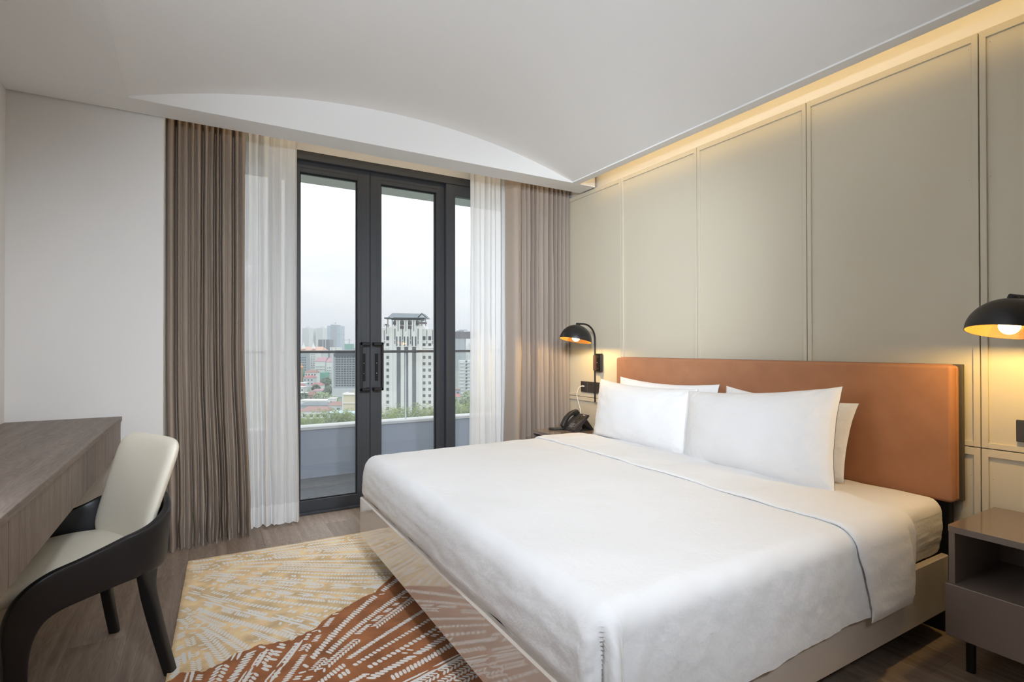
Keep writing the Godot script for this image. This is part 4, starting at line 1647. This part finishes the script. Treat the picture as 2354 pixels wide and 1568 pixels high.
	obj("cornice", boxes([[V(-15.8, 38.4, -1.5), V(-10.0, 38.8, -0.95)]], 0.03), wm, t)
	obj("cornice", boxes([[V(6.6, 38.6, -1.5), V(22, 39.0, -0.95)]], 0.03), wm, t)
	for x in [-4.45, -0.2]:
		obj("dark_panel", boxes([[V(-1.0, 49.3, -0.2), V(1.0, 50.8, 0.3)]], 0.03), mats.dark_band, t, V(x, 0, 0))
	for x in [-8.6, -4.4, -0.2, 3.6]:
		obj("top_window", boxes([[V(-0.9, 51.6, -1.2), V(0.9, 53.4, -0.8)]], 0.03), mats.city_glass_dark, t, V(x, 0, 0))
	# roof pavilion on posts
	var roof := Geo.new()
	roof.quad(V(-11.9, 55.5, 1.2), V(4.9, 55.3, 1.2), V(5.0, 57.9, -6.0), V(-10.9, 58.3, -6.0))
	roof.quad(V(4.9, 55.3, -13.0), V(-11.9, 55.5, -13.0), V(-10.9, 58.3, -6.0), V(5.0, 57.9, -6.0))
	roof.box(V(-12.0, 55.0, -13.0), V(8.2, 55.3, 1.4), 0.03)
	roof.box(V(-14.6, 54.9, -9.0), V(-11.4, 55.7, -2.0), 0.1)
	obj("roof", roof, mats.roof_slate, t)
	var gb := Geo.new()
	gb.prism(PackedVector2Array([Vector2(4.6, 55.0), Vector2(9.0, 55.0), Vector2(6.6, 57.3)]), -11.0, 0.9)
	obj("gable", gb, mats.city_pale, t)
	var gr := Geo.new()
	gr.quad(V(3.9, 54.9, 1.4), V(6.6, 57.8, 1.4), V(6.6, 57.8, -11), V(3.9, 54.9, -11))
	gr.quad(V(6.6, 57.8, 1.4), V(9.7, 54.9, 1.4), V(9.7, 54.9, -11), V(6.6, 57.8, -11))
	obj("gable_roof", gr, mats.roof_slate, t)
	var post := Geo.new()
	post.box(V(-0.16, 0, -0.16), V(0.16, 4.6, 0.16), 0.02)
	for x in [-9.8, -8.6, -4.4, -0.2, 3.8, 6.4, 8.4]:
		obj("post", post.mesh(), mats.roof_slate, t, V(x, 50.8, -0.4))
	obj("post", boxes([[V(-0.2, 0, -0.2), V(0.2, 5.6, 0.2)]], 0.02), mats.roof_brown, t, V(-13.2, 49.9, -5.0))
	obj("terrace_rail", boxes([[V(4.9, 51.8, -0.6), V(9.2, 52.1, 0.6)]], 0.02), mats.roof_brown, t)
	obj("terrace_rail", boxes([[V(5.0, 52.1, 0.35), V(9.2, 53.0, 0.45)], [V(-9.4, 52.4, -0.6), V(4.8, 53.1, -0.4)]], 0.02), mats.city_slit, t)
	obj("dark_eaves", boxes([[V(-10.4, 54.2, -12.0), V(6.0, 55.0, -0.6)]], 0.02), mats.dark_band, t)
	var palm := thing("palm_tree", "small palm tree on the left terrace of the white tower", "palm tree", far(-67.6, GROUND + 46.4, 284.6), TURN)
	var pt := Geo.new()
	pt.tube([V(0, 0, 0), V(0.1, 2.4, 0), V(0, 4.6, 0)], 0.16, 6, false)
	obj("trunk", pt, mats.bark, palm)
	var fr := Geo.new()
	for k in 11:
		var a := TAU * k / 11.0
		var w := V(cos(a), 0, sin(a))
		var sd := V(-sin(a), 0, cos(a)) * 0.32
		var q := []
		for s in 6:
			var u := s / 5.0
			q.append(V(0, 4.6, 0) + w * 2.1 * u + V(0, 1.0 * sin(PI * u * 0.9) - 1.0 * u * u, 0))
		for s in 5:
			fr.quad(q[s] - sd * (1.0 - s / 6.0), q[s + 1] - sd * (1.0 - (s + 1) / 6.0), q[s + 1] + sd * (1.0 - (s + 1) / 6.0), q[s] + sd * (1.0 - s / 6.0))
	obj("frond", fr, mats.leaf_far, palm)

	# the grey office block, 420 m off
	t = block("office_block", "grey office block with a grid of dark windows, left of the door handles", "building", -127.3, 420, 30.5, 24, -3.6, mats.city_grey)
	var wg := Geo.new()
	for c in 12:
		for r in 15:
			wg.box(V(-12.6 + 2.18 * c, 8.4 + 1.86 * r, -0.3), V(-12.6 + 2.18 * c + (1.6 if c % 3 else 1.75), 8.4 + 1.86 * r + 1.2, 0.08), 0.0)
	obj("windows", wg, mats.city_glass_dark, t).set_meta("kind", "stuff")
	obj("corner_pier", boxes([[V(-15.3, 0, -1), V(-14.2, 33.5, 0.4)]], 0.03), mats.city_pale, t)
	obj("parapet", boxes([[V(-13.9, 31.9, -23), V(15.2, 34.6, 0.3)]], 0.05), mats.city_glass_dark, t)
	obj("podium", boxes([[V(-14.5, 0, -1), V(15.2, 6.6, 0.5)]], 0.05), mats.city_pale, t)
	obj("crown", boxes([[V(-13.5, 34.6, -22), V(12.6, 37.0, -2)]], 0.05), mats.city_grey, t)
	# far towers
	for q in [[-657.3, "pale patterned apartment tower, the leftmost on the skyline", 34.9], [-611.0, "pale patterned apartment tower next to the blue glass tower", 38.0]]:
		t = block("apartment_tower", q[1], "building", q[0], 1700, q[2], 40, 64.5, mats.city_white)
		var g := Geo.new()
		for c in 9:
			for r in 24:
				if (c + r) % 2 == 0:
					g.box(V(-q[2] * 0.46 + 2.3 * c, 30 + 3.0 * r, -0.5), V(-q[2] * 0.46 + 2.3 * c + 2.0, 30 + 3.0 * r + 2.4, 0.3), 0.0)
		obj("windows", g, mats.city_grey, t).set_meta("kind", "stuff")
		obj("rib", boxes([[V(q[2] * 0.2, 0, -1), V(q[2] * 0.26, 102.5, 0.8)], [V(q[2] * 0.36, 0, -1), V(q[2] * 0.42, 102.5, 0.8)]], 0.05), mats.city_white, t)
		obj("roof_house", boxes([[V(-8, 102.5, -20), V(6, 106.5, -6)]], 0.05), mats.city_pale, t)
	t = block("glass_tower", "tall blue glass tower under construction, highest on the left skyline", "building", -505.4, 1500, 37, 40, 62.8, mats.city_blue_glass)
	obj("core_strip", boxes([[V(-8.5, 0, -1), V(8.5, 100.5, 0.6)]], 0.05), mats.city_grey, t)
	obj("floor_gap", boxes([[V(-18.8, 76.0, -39), V(18.8, 77.6, 0.4)]], 0.05), mats.city_grey, t)
	obj("roof_frame", boxes([[V(-10, 100.8, -30), V(-3, 104.5, -3)], [V(1, 100.8, -30), V(10, 103.8, -3)], [V(-13, 102.0, -12), V(14, 102.6, -11)]], 0.05), mats.city_grey, t)
	var cr := Geo.new()
	cr.box(V(-0.5, 100, -15), V(0.5, 111, -14), 0.0)
	cr.box(V(-8, 109, -15), V(4, 109.6, -14.4), 0.0)
	obj("crane", cr, mats.city_grey, t)
	t = block("office_slab", "dark bluish slab block in front of the far towers", "building", -497.6, 1400, 30, 30, 22.5, mats.city_glass_dark)
	obj("column_strip", boxes([[V(-3, 0, -1), V(-1.6, 60, 0.5)], [V(4, 0, -1), V(5.4, 60, 0.5)]], 0.05), mats.city_pale, t)
	t = block("unfinished_tower", "unfinished tower wrapped in green netting with a crane", "building", -371.3, 1200, 16.6, 16, -3.0, mats.city_grey)
	obj("net", boxes([[V(-8.5, 35.0, -16.2), V(8.5, 47.2, 0.3)]], 0.1), mats.net_green, t)
	obj("crane", boxes([[V(-0.8, 47, -8), V(0.8, 58.5, -7)], [V(-15.0, 56.0, -8), V(5.0, 56.9, -7.2)]], 0.0), mats.city_grey, t)
	for q in [[-475.0, 1600, 24.0, -1.0, "low bluish block on the horizon, right of the green netting"], [-512.0, 1600, 12.0, -2.5, "low bluish block on the horizon, left of the green netting"]]:
		block("distant_block", q[4], "building", q[0], q[1], q[2], 30, q[3], mats.city_grey)
	# the hall with peach roofs and white spires
	t = block("temple_hall", "long hall with peach roofs and three white spires above the handrail", "building", -307, 800, 40, 26, -4.6, mats.city_pale)
	var rg := Geo.new()
	gable(rg, 40, 30, GROUND * -1.0 - 4.6, 7.0, 1.0, 5.0)
	obj("roof", rg, mats.roof_peach, t)
	for x in [-16.5, -9.5, 5.6]:
		var sp := Geo.new()
		sp.lathe([Vector2(3.0, 0), Vector2(2.2, 3.0), Vector2(1.0, 5.6), Vector2(0.5, 8.5), Vector2(0.0, 11.0)], 10)
		obj("spire", sp, mats.city_white, t, V(x, 37.6, -4))
	t = block("white_annex", "white block with few windows beside the peach roofed hall", "building", -281.0, 835, 12.5, 20, 1.6, mats.city_white)
	windows(t, [-3.2, 3.0], steps(32.0, 3.0, 3), 0.9, 1.2, mats.city_window, false)
	t = block("office_block", "bluish office block behind the left sheer's edge under the handrail", "building", -256.6, 640, 14, 14, -6.2, mats.city_grey)
	windows(t, steps(-6.5, 2.6, 6), steps(6.0, 3.0, 8), 1.6, 1.4, mats.city_glass_dark, false)
	t = block("white_block", "white apartment block with rows of small windows, left of the pink roofs", "building", -249.6, 662, 11, 14, -5.6, mats.city_white)
	windows(t, [-3.6, -0.8, 2.0], steps(14.0, 2.7, 7), 0.9, 1.1, mats.city_window, false)
	t = block("school_building", "white building with a pink gabled roof and arched ground floor windows", "building", -209.4, 578, 11.6, 12, -14.2, mats.city_white)
	rg = Geo.new()
	gable(rg, 11.6, 14, 23.8, 4.6, 0.4, 1.4)
	obj("roof", rg, mats.roof_pink, t)
	windows(t, steps(-4.4, 1.45, 7), [12.0, 15.0, 18.0], 0.6, 1.4, mats.city_window, false)
	windows(t, [-3.6, -0.7, 2.4], [5.6], 1.1, 2.6, mats.city_window, false)
	t = block("school_wing", "narrower white wing with a pink roof next to the grey office block", "building", -198.8, 576, 7.0, 14, -14.6, mats.city_white)
	rg = Geo.new()
	gable(rg, 7.0, 14, 23.4, 4.4, 0.4, 1.2)
	obj("roof", rg, mats.roof_pink, t)
	windows(t, [-1.8, 0.0, 1.8], [11.0, 14.0, 17.0], 0.6, 1.4, mats.city_window, false)
	# the building site
	t = block("building_site", "low building wrapped in green construction netting", "building", -208.8, 560, 21.0, 14, -25.4, mats.net_green)
	obj("slab_edge", boxes([[V(-10.6, 2.4, -14), V(10.7, 4.6, 0.6)]], 0.05), mats.roof_brown, t)
	block("netted_block", "smaller block in green netting at the left sheer's edge", "building", -224.5, 555, 6.0, 10, -23.0, mats.net_green)
	t = thing("site_tower", "thin brown concrete tower of the building site", "tower", far(-219.6, GROUND, 552), TURN)
	obj("shaft", boxes([[V(-0.85, 0, -1.7), V(0.85, 19.5, 0)]], 0.05), mats.rust_tower, t)
	var cap := Geo.new()
	cap.lathe([Vector2(1.2, 17.5), Vector2(1.9, 18.6), Vector2(1.5, 19.8), Vector2(0.4, 20.6), Vector2(0.2, 24.5), Vector2(0, 25)], 10, Transform3D(Basis(), V(0, 0, -0.8)))
	obj("cap", cap, mats.orange_tarp, t)
	# low houses
	var cw: Material = mats.city_white
	house(-205.5, 540, 12, 10, 13.6, 2.4, mats.city_white, mats.roof_brown, "white house with a wide brown roof behind the green netting", 4)
	house(-200.0, 520, 10, 9, 9.5, 2.2, mats.city_pale, mats.roof_red, "pale house with a red roof, left of the green netting's foot", 3)
	house(-193.6, 480, 11, 8, 6.6, 0.0, mats.city_pale, mats.roof_white, "flat white house below the green netting", 3)
	house(-173.6, 470, 9.0, 8, 5.6, 2.2, cw, mats.roof_red, "white house with a hipped red roof near the dark trees", 3)
	house(-188.5, 465, 8.0, 8, 5.2, 1.9, mats.city_pale, mats.roof_red, "pale house with a straight red roof at the left", 2)
	house(-160.4, 440, 10.5, 7, 3.2, 1.4, cw, mats.roof_pink, "long low white house with a pink roof beside the office block", 4)
	house(-161.5, 505, 6.5, 7, 8.5, 1.0, mats.bark, mats.orange_tarp, "small building with an orange roof between trees and office block", 0)
	house(-178.0, 440, 9.5, 8, 6.0, 0.0, cw, mats.roof_white, "white flat roofed house with small dark windows at the far left", 4)
	house(-150.0, 395, 5.6, 6, 3.6, 2.6, mats.rust_tower, mats.roof_brown, "small brown gabled house among trees", 1)
	house(-160.8, 400, 8.5, 7, 4.4, 0.0, cw, mats.roof_white, "white flat roofed house left of the brown gabled house", 2)
	house(-132.5, 352, 18.0, 9, 1.6, 0.0, cw, mats.roof_white, "long low shed with a white flat roof behind the row houses", 0, 2.0)
	house(-117.8, 345, 4.2, 5, 2.6, 0.0, cw, mats.roof_white, "white box on the long shed's right end", 1, 3.0)
	house(-120.5, 322, 17.0, 8, 4.0, 1.6, mats.city_grey, mats.roof_slate, "dark slate roofed row behind the red roofed row house", 0)
	house(-106.4, 318, 8.0, 8, 4.4, 2.0, mats.city_pale, mats.roof_brown, "jumbled brown roofed house beside the cream building", 2)
	house(-93.2, 250, 12.6, 8, 9.2, 1.8, cw, mats.roof_brown, "white row house with a long red-brown roof above the plants", 4)
	house(-102.6, 252, 4.4, 7, 8.0, 1.6, mats.city_pale, mats.roof_red, "narrow house left of the white row house", 1)
	house(-81.6, 245, 6.8, 9, 8.6, 0.0, mats.city_pale, mats.roof_blue, "house with a flat pale blue roof right of the row house", 2)
	house(-73.8, 235, 6.8, 9, 9.4, 0.0, mats.city_pale, mats.roof_blue, "house with a flat light blue roof under the cream building", 2)
	t = block("cream_building", "cream apartment house with flat roof terraces beside the door stile", "building", -90.0, 300, 11.0, 10, -25.4, mats.cream_wall)
	obj("roof_room", boxes([[V(0.4, 12.6, -8), V(5.0, 15.6, -0.5)]], 0.05), mats.cream_wall, t)
	obj("ledge", boxes([[V(-5.8, 12.2, -10), V(5.8, 12.7, 0.5)], [V(-5.8, 7.4, -10), V(5.8, 7.9, 0.5)]], 0.05), mats.roof_white, t)
	windows(t, [3.4], [4.8, 9.8], 1.5, 1.4, mats.city_window)
	obj("side_wall", boxes([[V(-6.2, 0, -10), V(-5.4, 13.2, 0.2)]], 0.05), mats.city_white, t)
	# behind the right-hand pane
	t = block("apartment_block", "white apartment block with stacked balconies in the right-hand pane", "building", -35.5, 430, 16.0, 14, -9.6, mats.city_pale)
	windows(t, [-1.6, 4.2, 6.6], steps(3.0, 2.75, 10), 1.5, 1.7, mats.city_glass_dark, false)
	var bal := Geo.new()
	for r in 10:
		for x in [-5.2, -0.2, 5.0]:
			bal.box(V(x - 1.4, 1.6 + 2.75 * r, 0), V(x + 1.4, 2.2 + 2.75 * r, 1.2), 0.0)
	obj("balconies", bal, mats.city_white, t).set_meta("kind", "stuff")
	t = block("office_tower", "tall grey office tower behind the white balcony block", "building", -88.8, 900, 17.0, 20, 17.0, mats.city_grey)
	obj("dark_top", boxes([[V(-9.5, 54.0, -20), V(30.0, 66.0, 0.5)]], 0.05), mats.dark_band, t)
	obj("roof_wing", boxes([[V(-6, 66, -14), V(6, 68, -6)], [V(-2, 68, -12), V(12, 69.4, -8)]], 0.05), mats.city_grey, t)
	t = block("white_tower", "white tower with window bands next to the grey office tower", "building", -72.0, 1000, 22.0, 20, 9.5, mats.city_white)
	windows(t, [-6.0, 0.0, 6.0], steps(8.0, 3.2, 12), 4.2, 1.3, mats.city_grey, false)
	house(-43.6, 400, 8.0, 7, 7.0, 0.0, mats.city_grey, mats.roof_brown, "dark low building at the foot of the balcony block", 3)
	house(-41.5, 385, 7.5, 7, 3.0, 2.2, mats.city_pale, mats.roof_red, "house with a bright red roof in the right-hand pane", 2)
	# the thin haze that lies over the town
	var fog := FogVolume.new()
	fog.name = "haze"
	fog.size = V(5000, 240, 4600)
	add_child(fog, true)
	fog.position = far(0, GROUND + 119.0, 380.0 + 2300.0)
	fog.rotation.y = TURN
	var fm := FogMaterial.new()
	fm.density = HAZE
	fm.albedo = Color(0.96, 0.98, 1.0)
	fog.material = fm
	fog.set_meta("label", "thin pale haze over the far city")
	fog.set_meta("category", "haze")
	fog.set_meta("kind", "stuff")
	# trees
	var lf: Material = mats.leaf_far
	var lp: Material = mats.leaf_far_pale
	var k := 0
	for q in [[-176.5, 500, 0.5, 4.2, 9.0, 0, "dark round tree just right of the green netting"], [-163.0, 495, 1.0, 4.6, 9.5, 0, "dark tree between the netting and the office block"], [-168.5, 455, 0.5, 3.8, 7.5, 0, "dark tree behind the hipped red roof house"], [-157.0, 452, 0.5, 4.0, 6.0, 0, "dark tree beside the pink roofed house"], [-150.0, 380, 0.5, 3.6, 7.0, 0, "dark green tree in front of the brown gabled house"], [-140.5, 387, 0.4, 4.4, 6.6, 1, "olive green tree in the middle of the houses"], [-132.3, 378, 0.4, 4.0, 6.6, 1, "pale olive tree in front of the office podium"], [-124.3, 369.5, 0.3, 3.2, 5.4, 1, "low pale olive tree beside the cream building"], [-148.5, 425, 0.4, 3.6, 6.5, 0, "dark tree right of the pink roofed house"], [-262.0, 600, 0.5, 9.0, 12.0, 0, "broad trees before the bluish office block"], [-236.0, 610, 0.5, 7.0, 9.0, 0, "broad tree before the white apartment block"], [-186.5, 532, 0.5, 5.0, 9.0, 0, "tree before the pink roofed school"], [-41.5, 350, 0.5, 5.5, 9.0, 1, "broad green tree at the lower left of the right-hand pane"], [-29.0, 343, 0.5, 5.6, 10.0, 1, "broad green tree at the lower right of the right-hand pane"], [-76.0, 300, 0.3, 4.0, 7.0, 0, "dark tree behind the cream building"], [-160.0, 360, 0.3, 3.6, 5.0, 0, "small dark tree at the far left of the sheds"]]:
		tree(q[0], q[1], q[2], q[3], q[4], 200 + k, lf if q[5] == 0 else lp, q[6])
		k += 1


func build_plants() -> void:
	# feathery shrubs in the planter beyond the glass
	var greens := [mat("leaf_light", "#a9bd6f", 0.7), mat("leaf_mid", "#87a45a", 0.7), mat("leaf_grey", "#a8bda0", 0.6)]
	for m in greens:
		m.backlight_enabled = true
		m.backlight = Color(0.5, 0.5, 0.3)
	var words := ["leftmost feathery green shrub in the planter, beside the sheer", "second feathery shrub from the left sheer in the planter", "third feathery shrub from the left sheer in the planter", "bushy shrub in the planter just left of the door handles' stile", "planter shrub hidden behind the meeting stiles", "feathery shrub just right of the meeting stiles", "feathery shrub beneath the white tower's dark strips", "tall feathery shrub before the white tower's right half", "shrub behind the right door sash", "shrub behind the dark door post", "leafy shrub low in the right-hand pane", "shrub behind the right sheer"]
	for k in 12:
		var r := RandomNumberGenerator.new()
		r.seed = 300 + k
		var x := 0.86 + 0.205 * k
		var t := thing("planter_shrub", words[k], "shrub", V(x, 0.33, -5.44 + 0.05 * r.randf()))
		var sg := Geo.new()
		var lg := Geo.new()
		var tall := r.randf_range(0.15, 0.22)
		for s in 46:
			var a := r.randf() * TAU
			var lean := r.randf_range(0.03, 0.15)
			var hgt := tall * r.randf_range(0.55, 1.15)
			var foot := V(r.randf_range(-0.1, 0.1), 0, r.randf_range(-0.1, 0.1))
			var path := []
			for q in 5:
				var u := q / 4.0
				path.append(foot + V(cos(a) * lean * u * u, hgt * u, sin(a) * lean * u * u))
			sg.tube(path, 0.0013, 4, false, 0.0006)
			for q in 30:
				var u := r.randf_range(0.1, 1.0)
				var at: Vector3 = foot + V(cos(a) * lean * u * u, hgt * u, sin(a) * lean * u * u)
				var b := r.randf() * TAU
				var d := V(cos(b), r.randf_range(0.2, 1.1), sin(b)).normalized()
				var ln := r.randf_range(0.018, 0.042)
				var side := d.cross(V(r.randfn(), r.randfn(), r.randfn())).normalized() * ln * 0.11
				var mid := at + d * ln * 0.55
				lg.quad(at, mid + side, at + d * ln + V(0, -ln * 0.15, 0), mid - side)
		obj("stems", sg, greens[1], t).set_meta("kind", "stuff")
		obj("foliage", lg, greens[k % 2], t).set_meta("kind", "stuff")
	for q in [[0.90, 0.26, -0.7, "broad grey-green blade leaning left beside the sheer"], [1.06, 0.22, 0.5, "upright grey-green blade among the left shrubs"], [1.43, 0.24, 0.35, "grey-green blade leaning right before the door stile"], [1.86, 0.25, 0.8, "long bent blade right of the meeting stiles"], [1.78, 0.19, -0.5, "short yellow-green blade right of the meeting stiles"], [2.36, 0.27, 0.2, "tall light blade at the right door sash"]]:
		var t := thing("blade_plant", q[3], "plant", V(q[0], 0.33, -5.30))
		for s in 3:
			var g := Geo.new()
			var pa := PackedVector3Array()
			var lean: float = q[2] * (0.16 + 0.05 * s) * (1.0 if s < 2 else -0.6)
			var hh: float = q[1] * (1.0 - 0.2 * s)
			for k in 9:
				var u := k / 8.0
				var c := V(lean * u * u, hh * (u - 0.22 * u * u * absf(q[2])), 0.02 * s)
				var wd := 0.012 * sin(PI * minf(u * 0.8 + 0.2, 1.0)) + 0.0004
				pa.append(c + V(-wd, 0, 0.002))
				pa.append(c + V(0, 0, -0.004))
				pa.append(c + V(wd, 0, 0.002))
			g.grid(pa, 9, 3)
			obj("leaf", g, greens[2], t)


# ---------------------------------------------------------------- unseen lamps behind and beside the camera, placed to light the room
func unseen_spotlight(label: String, at: Vector3, aim: Vector3, cone: float, energy: float) -> void:
	# unseen can lamp on a ceiling stem, placed to light what it aims at
	var t := thing("unseen_spotlight", label, "unseen_spotlight", at)
	var d := (aim - at).normalized()
	var side := d.cross(Vector3.UP).normalized()
	var x := Transform3D(Basis(side, d, side.cross(d)), Vector3())
	var g := Geo.new()
	g.lathe([Vector2(0.0, -0.17), Vector2(0.045, -0.17), Vector2(0.05, -0.16), Vector2(0.05, 0.0), Vector2(0.046, 0.0), Vector2(0.046, -0.012)], 24, x, false)
	obj("can", g, mats.baseboard_paint, t)
	g = Geo.new()
	g.lathe([Vector2(0.0, -0.012), Vector2(0.046, -0.012)], 24, x, false)
	obj("lens", g, mats.unseen_lamp_glow, t)
	g = Geo.new()
	g.tube([-d * 0.1, V(0, 2.42 - at.y, 0) - d * 0.1], 0.008, 8)
	obj("stem", g, mats.baseboard_paint, t)
	var l := SpotLight3D.new()
	l.name = "unseen_spotlight_light"
	t.add_child(l, true)
	l.position = d * 0.02
	l.basis = Basis.looking_at(d)
	l.light_color = UNSEEN_LAMP_WHITE
	l.light_energy = energy * UNSEEN_LAMP_GAIN
	l.light_size = 0.12
	l.spot_angle = cone
	l.spot_angle_attenuation = 1.0
	l.spot_attenuation = 2.0
	l.spot_range = 12.0
	l.shadow_enabled = true


func build_unseen_lamps() -> void:
	var ad := thing("air_diffuser", "white ceiling air grille at the picture's upper left corner", "air grille", V(-0.70, 2.4, -2.05))
	obj("frame", boxes([[V(-0.092, -0.012, -0.485), V(0.092, 0.0, -0.455)], [V(-0.092, -0.012, 0.455), V(0.092, 0.0, 0.485)], [V(-0.092, -0.012, -0.456), V(-0.066, 0.0, 0.456)], [V(0.066, -0.012, -0.456), V(0.092, 0.0, 0.456)]], 0.002), mats.baseboard_paint, ad)
	for k in 5:
		obj("slat", boxes([[V(-0.052 + 0.026 * k - 0.008, -0.008, -0.455), V(-0.052 + 0.026 * k + 0.008, -0.005, 0.455)]], 0.001), mats.baseboard_paint, ad)
	unseen_spotlight("unseen white ceiling lamp behind the camera, placed to light the bed", V(0.5, 2.26, 0.8), V(1.3, 0.5, -2.5), 30.0, 4.6)
	unseen_spotlight("unseen white ceiling lamp behind the camera, placed to light the left curtain", V(0.05, 2.26, 0.3), V(0.15, 0.85, -3.5), 25.0, 3.8)
	unseen_spotlight("unseen white ceiling lamp behind the camera, placed to light the pillows", V(-0.2, 2.26, 0.3), V(2.0, 1.2, -2.8), 26.0, 4.1)
	unseen_spotlight("unseen white ceiling lamp behind the camera, placed to light the panelled wall", V(-0.45, 2.26, 0.1), V(2.2, 1.6, -2.7), 18.0, 5.6)
	# an unseen uplighter on a pole, placed to light the vault
	var t := thing("unseen_floor_lamp", "unseen slim uplighter behind the camera, placed to light the vaulted ceiling", "floor lamp", V(-0.25, 0, 0.65))
	var g := Geo.new()
	g.lathe([Vector2(0.14, 0.0), Vector2(0.14, 0.012), Vector2(0.02, 0.02), Vector2(0.012, 0.03), Vector2(0.012, 1.5), Vector2(0.02, 1.52)], 24)
	obj("pole", g, mats.black_metal, t)
	g = Geo.new()
	g.lathe([Vector2(0.02, 1.52), Vector2(0.10, 1.56), Vector2(0.14, 1.64), Vector2(0.137, 1.64), Vector2(0.098, 1.565), Vector2(0.0, 1.53)], 28)
	obj("bowl", g, mats.black_metal, t)
	g = Geo.new()
	g.lathe([Vector2(0.13, 1.622), Vector2(0.0, 1.63)], 24, Transform3D(), false)
	obj("diffuser", g, mats.unseen_lamp_glow, t)
	var l := SpotLight3D.new()
	l.name = "unseen_floor_lamp_light"
	t.add_child(l, true)
	l.position = V(0.0, 1.68, 0.0)
	l.basis = Basis.looking_at((V(0.9, 2.62, -1.4) - V(-0.25, 1.68, 0.65)).normalized())
	l.light_color = UNSEEN_LAMP_WHITE
	l.light_energy = 5.6 * UNSEEN_LAMP_GAIN
	l.light_size = 0.12
	l.spot_angle = 37.0
	l.spot_angle_attenuation = 1.0
	l.spot_attenuation = 2.0
	l.spot_range = 12.0
	l.shadow_enabled = true
	# an unseen back-lit mirror, placed to light the bed foot and panels
	t = thing("unseen_lit_mirror", "unseen back-lit mirror over the desk, placed to light the bed foot and panels", "mirror", V(-0.83, 1.5, -1.2))
	obj("panel", boxes([[V(0.0, -0.6, -0.4), V(0.03, 0.6, 0.4)]], 0.003), mats.unseen_lamp_glow, t)
	obj("glass", boxes([[V(0.03, -0.5, -0.3), V(0.034, 0.5, 0.3)]], 0.001), mat("mirror_glass", "#d0d4d4", 0.05, 0.8), t)
	mats.mirror_glass.metallic = 1.0
	var m := AreaLight3D.new()
	m.name = "unseen_lit_mirror_light"
	t.add_child(m, true)
	m.position = V(0.05, 0, 0)
	m.rotation.y = -PI / 2 - 0.25
	m.area_size = Vector2(0.8, 1.2)
	m.light_color = UNSEEN_LAMP_WHITE
	m.light_energy = 1.15 * UNSEEN_LAMP_GAIN
	m.area_range = 12.0
	m.shadow_enabled = true


# ---------------------------------------------------------------- all together
const SKY := 0.98
const LAMP := 0.20
const COVE := 0.045
const PELMET := 0.05
const UNSEEN_LAMP_GAIN := 1.27  # strength of the unseen lamps behind and beside the camera
const UNSEEN_LAMP_WHITE := Color(0.94, 0.985, 1.04)
const HAZE := 0.0003
const EXPOSURE := 1.0


func _ready() -> void:
	rng.seed = 7
	# camera: level, turned 30 degrees right of the window's normal, lens shifted up by 7 px of 1568
	var cam := Camera3D.new()
	cam.name = "camera"
	add_child(cam)
	cam.position = CAM
	cam.rotation = Vector3(0.006060, -0.527406, -0.001326)
	cam.projection = Camera3D.PROJECTION_FRUSTUM
	cam.near = 0.05
	cam.far = 8000.0
	cam.size = 0.05 * 1568.0 / 1216.83
	cam.frustum_offset = Vector2(0.0, 0.05 * 7.05 / 1216.83)
	cam.current = true
	var env := Environment.new()
	env.tonemap_mode = Environment.TONE_MAPPER_LINEAR
	env.tonemap_exposure = EXPOSURE
	env.background_mode = Environment.BG_SKY
	env.sdfgi_enabled = true
	env.ssao_enabled = true
	env.ssil_enabled = true
	env.volumetric_fog_enabled = true   # for the haze over the town only
	env.volumetric_fog_density = 0.0
	var pano := PanoramaSkyMaterial.new()
	pano.panorama = sky_image()
	env.sky = Sky.new()
	env.sky.sky_material = pano
	var we := WorldEnvironment.new()
	we.name = "environment"
	we.environment = env
	add_child(we)
	make_materials()
	build_shell()
	build_floor()
	build_door()
	build_balcony()
	build_city()
	build_plants()
	build_bed()
	build_curtains()
	build_desk()
	build_chair()
	build_rug()
	nightstand(2.232, -0.834, -0.36, "glossy taupe nightstand with an open shelf at the photo's lower right")
	nightstand(2.13, -3.37, -2.95, "glossy taupe nightstand under the telephone, mostly hidden by the bed")
	build_unseen_lamps()
	#HOOK
	sconce(-3.185, -0.02, 0.0, "black dome wall lamp above the telephone, lit warm yellow")
	sconce(-0.672, 0.0, -0.19, "black dome wall lamp cut by the photo's right edge, lit warm yellow")
	build_phone()
	build_outlets()
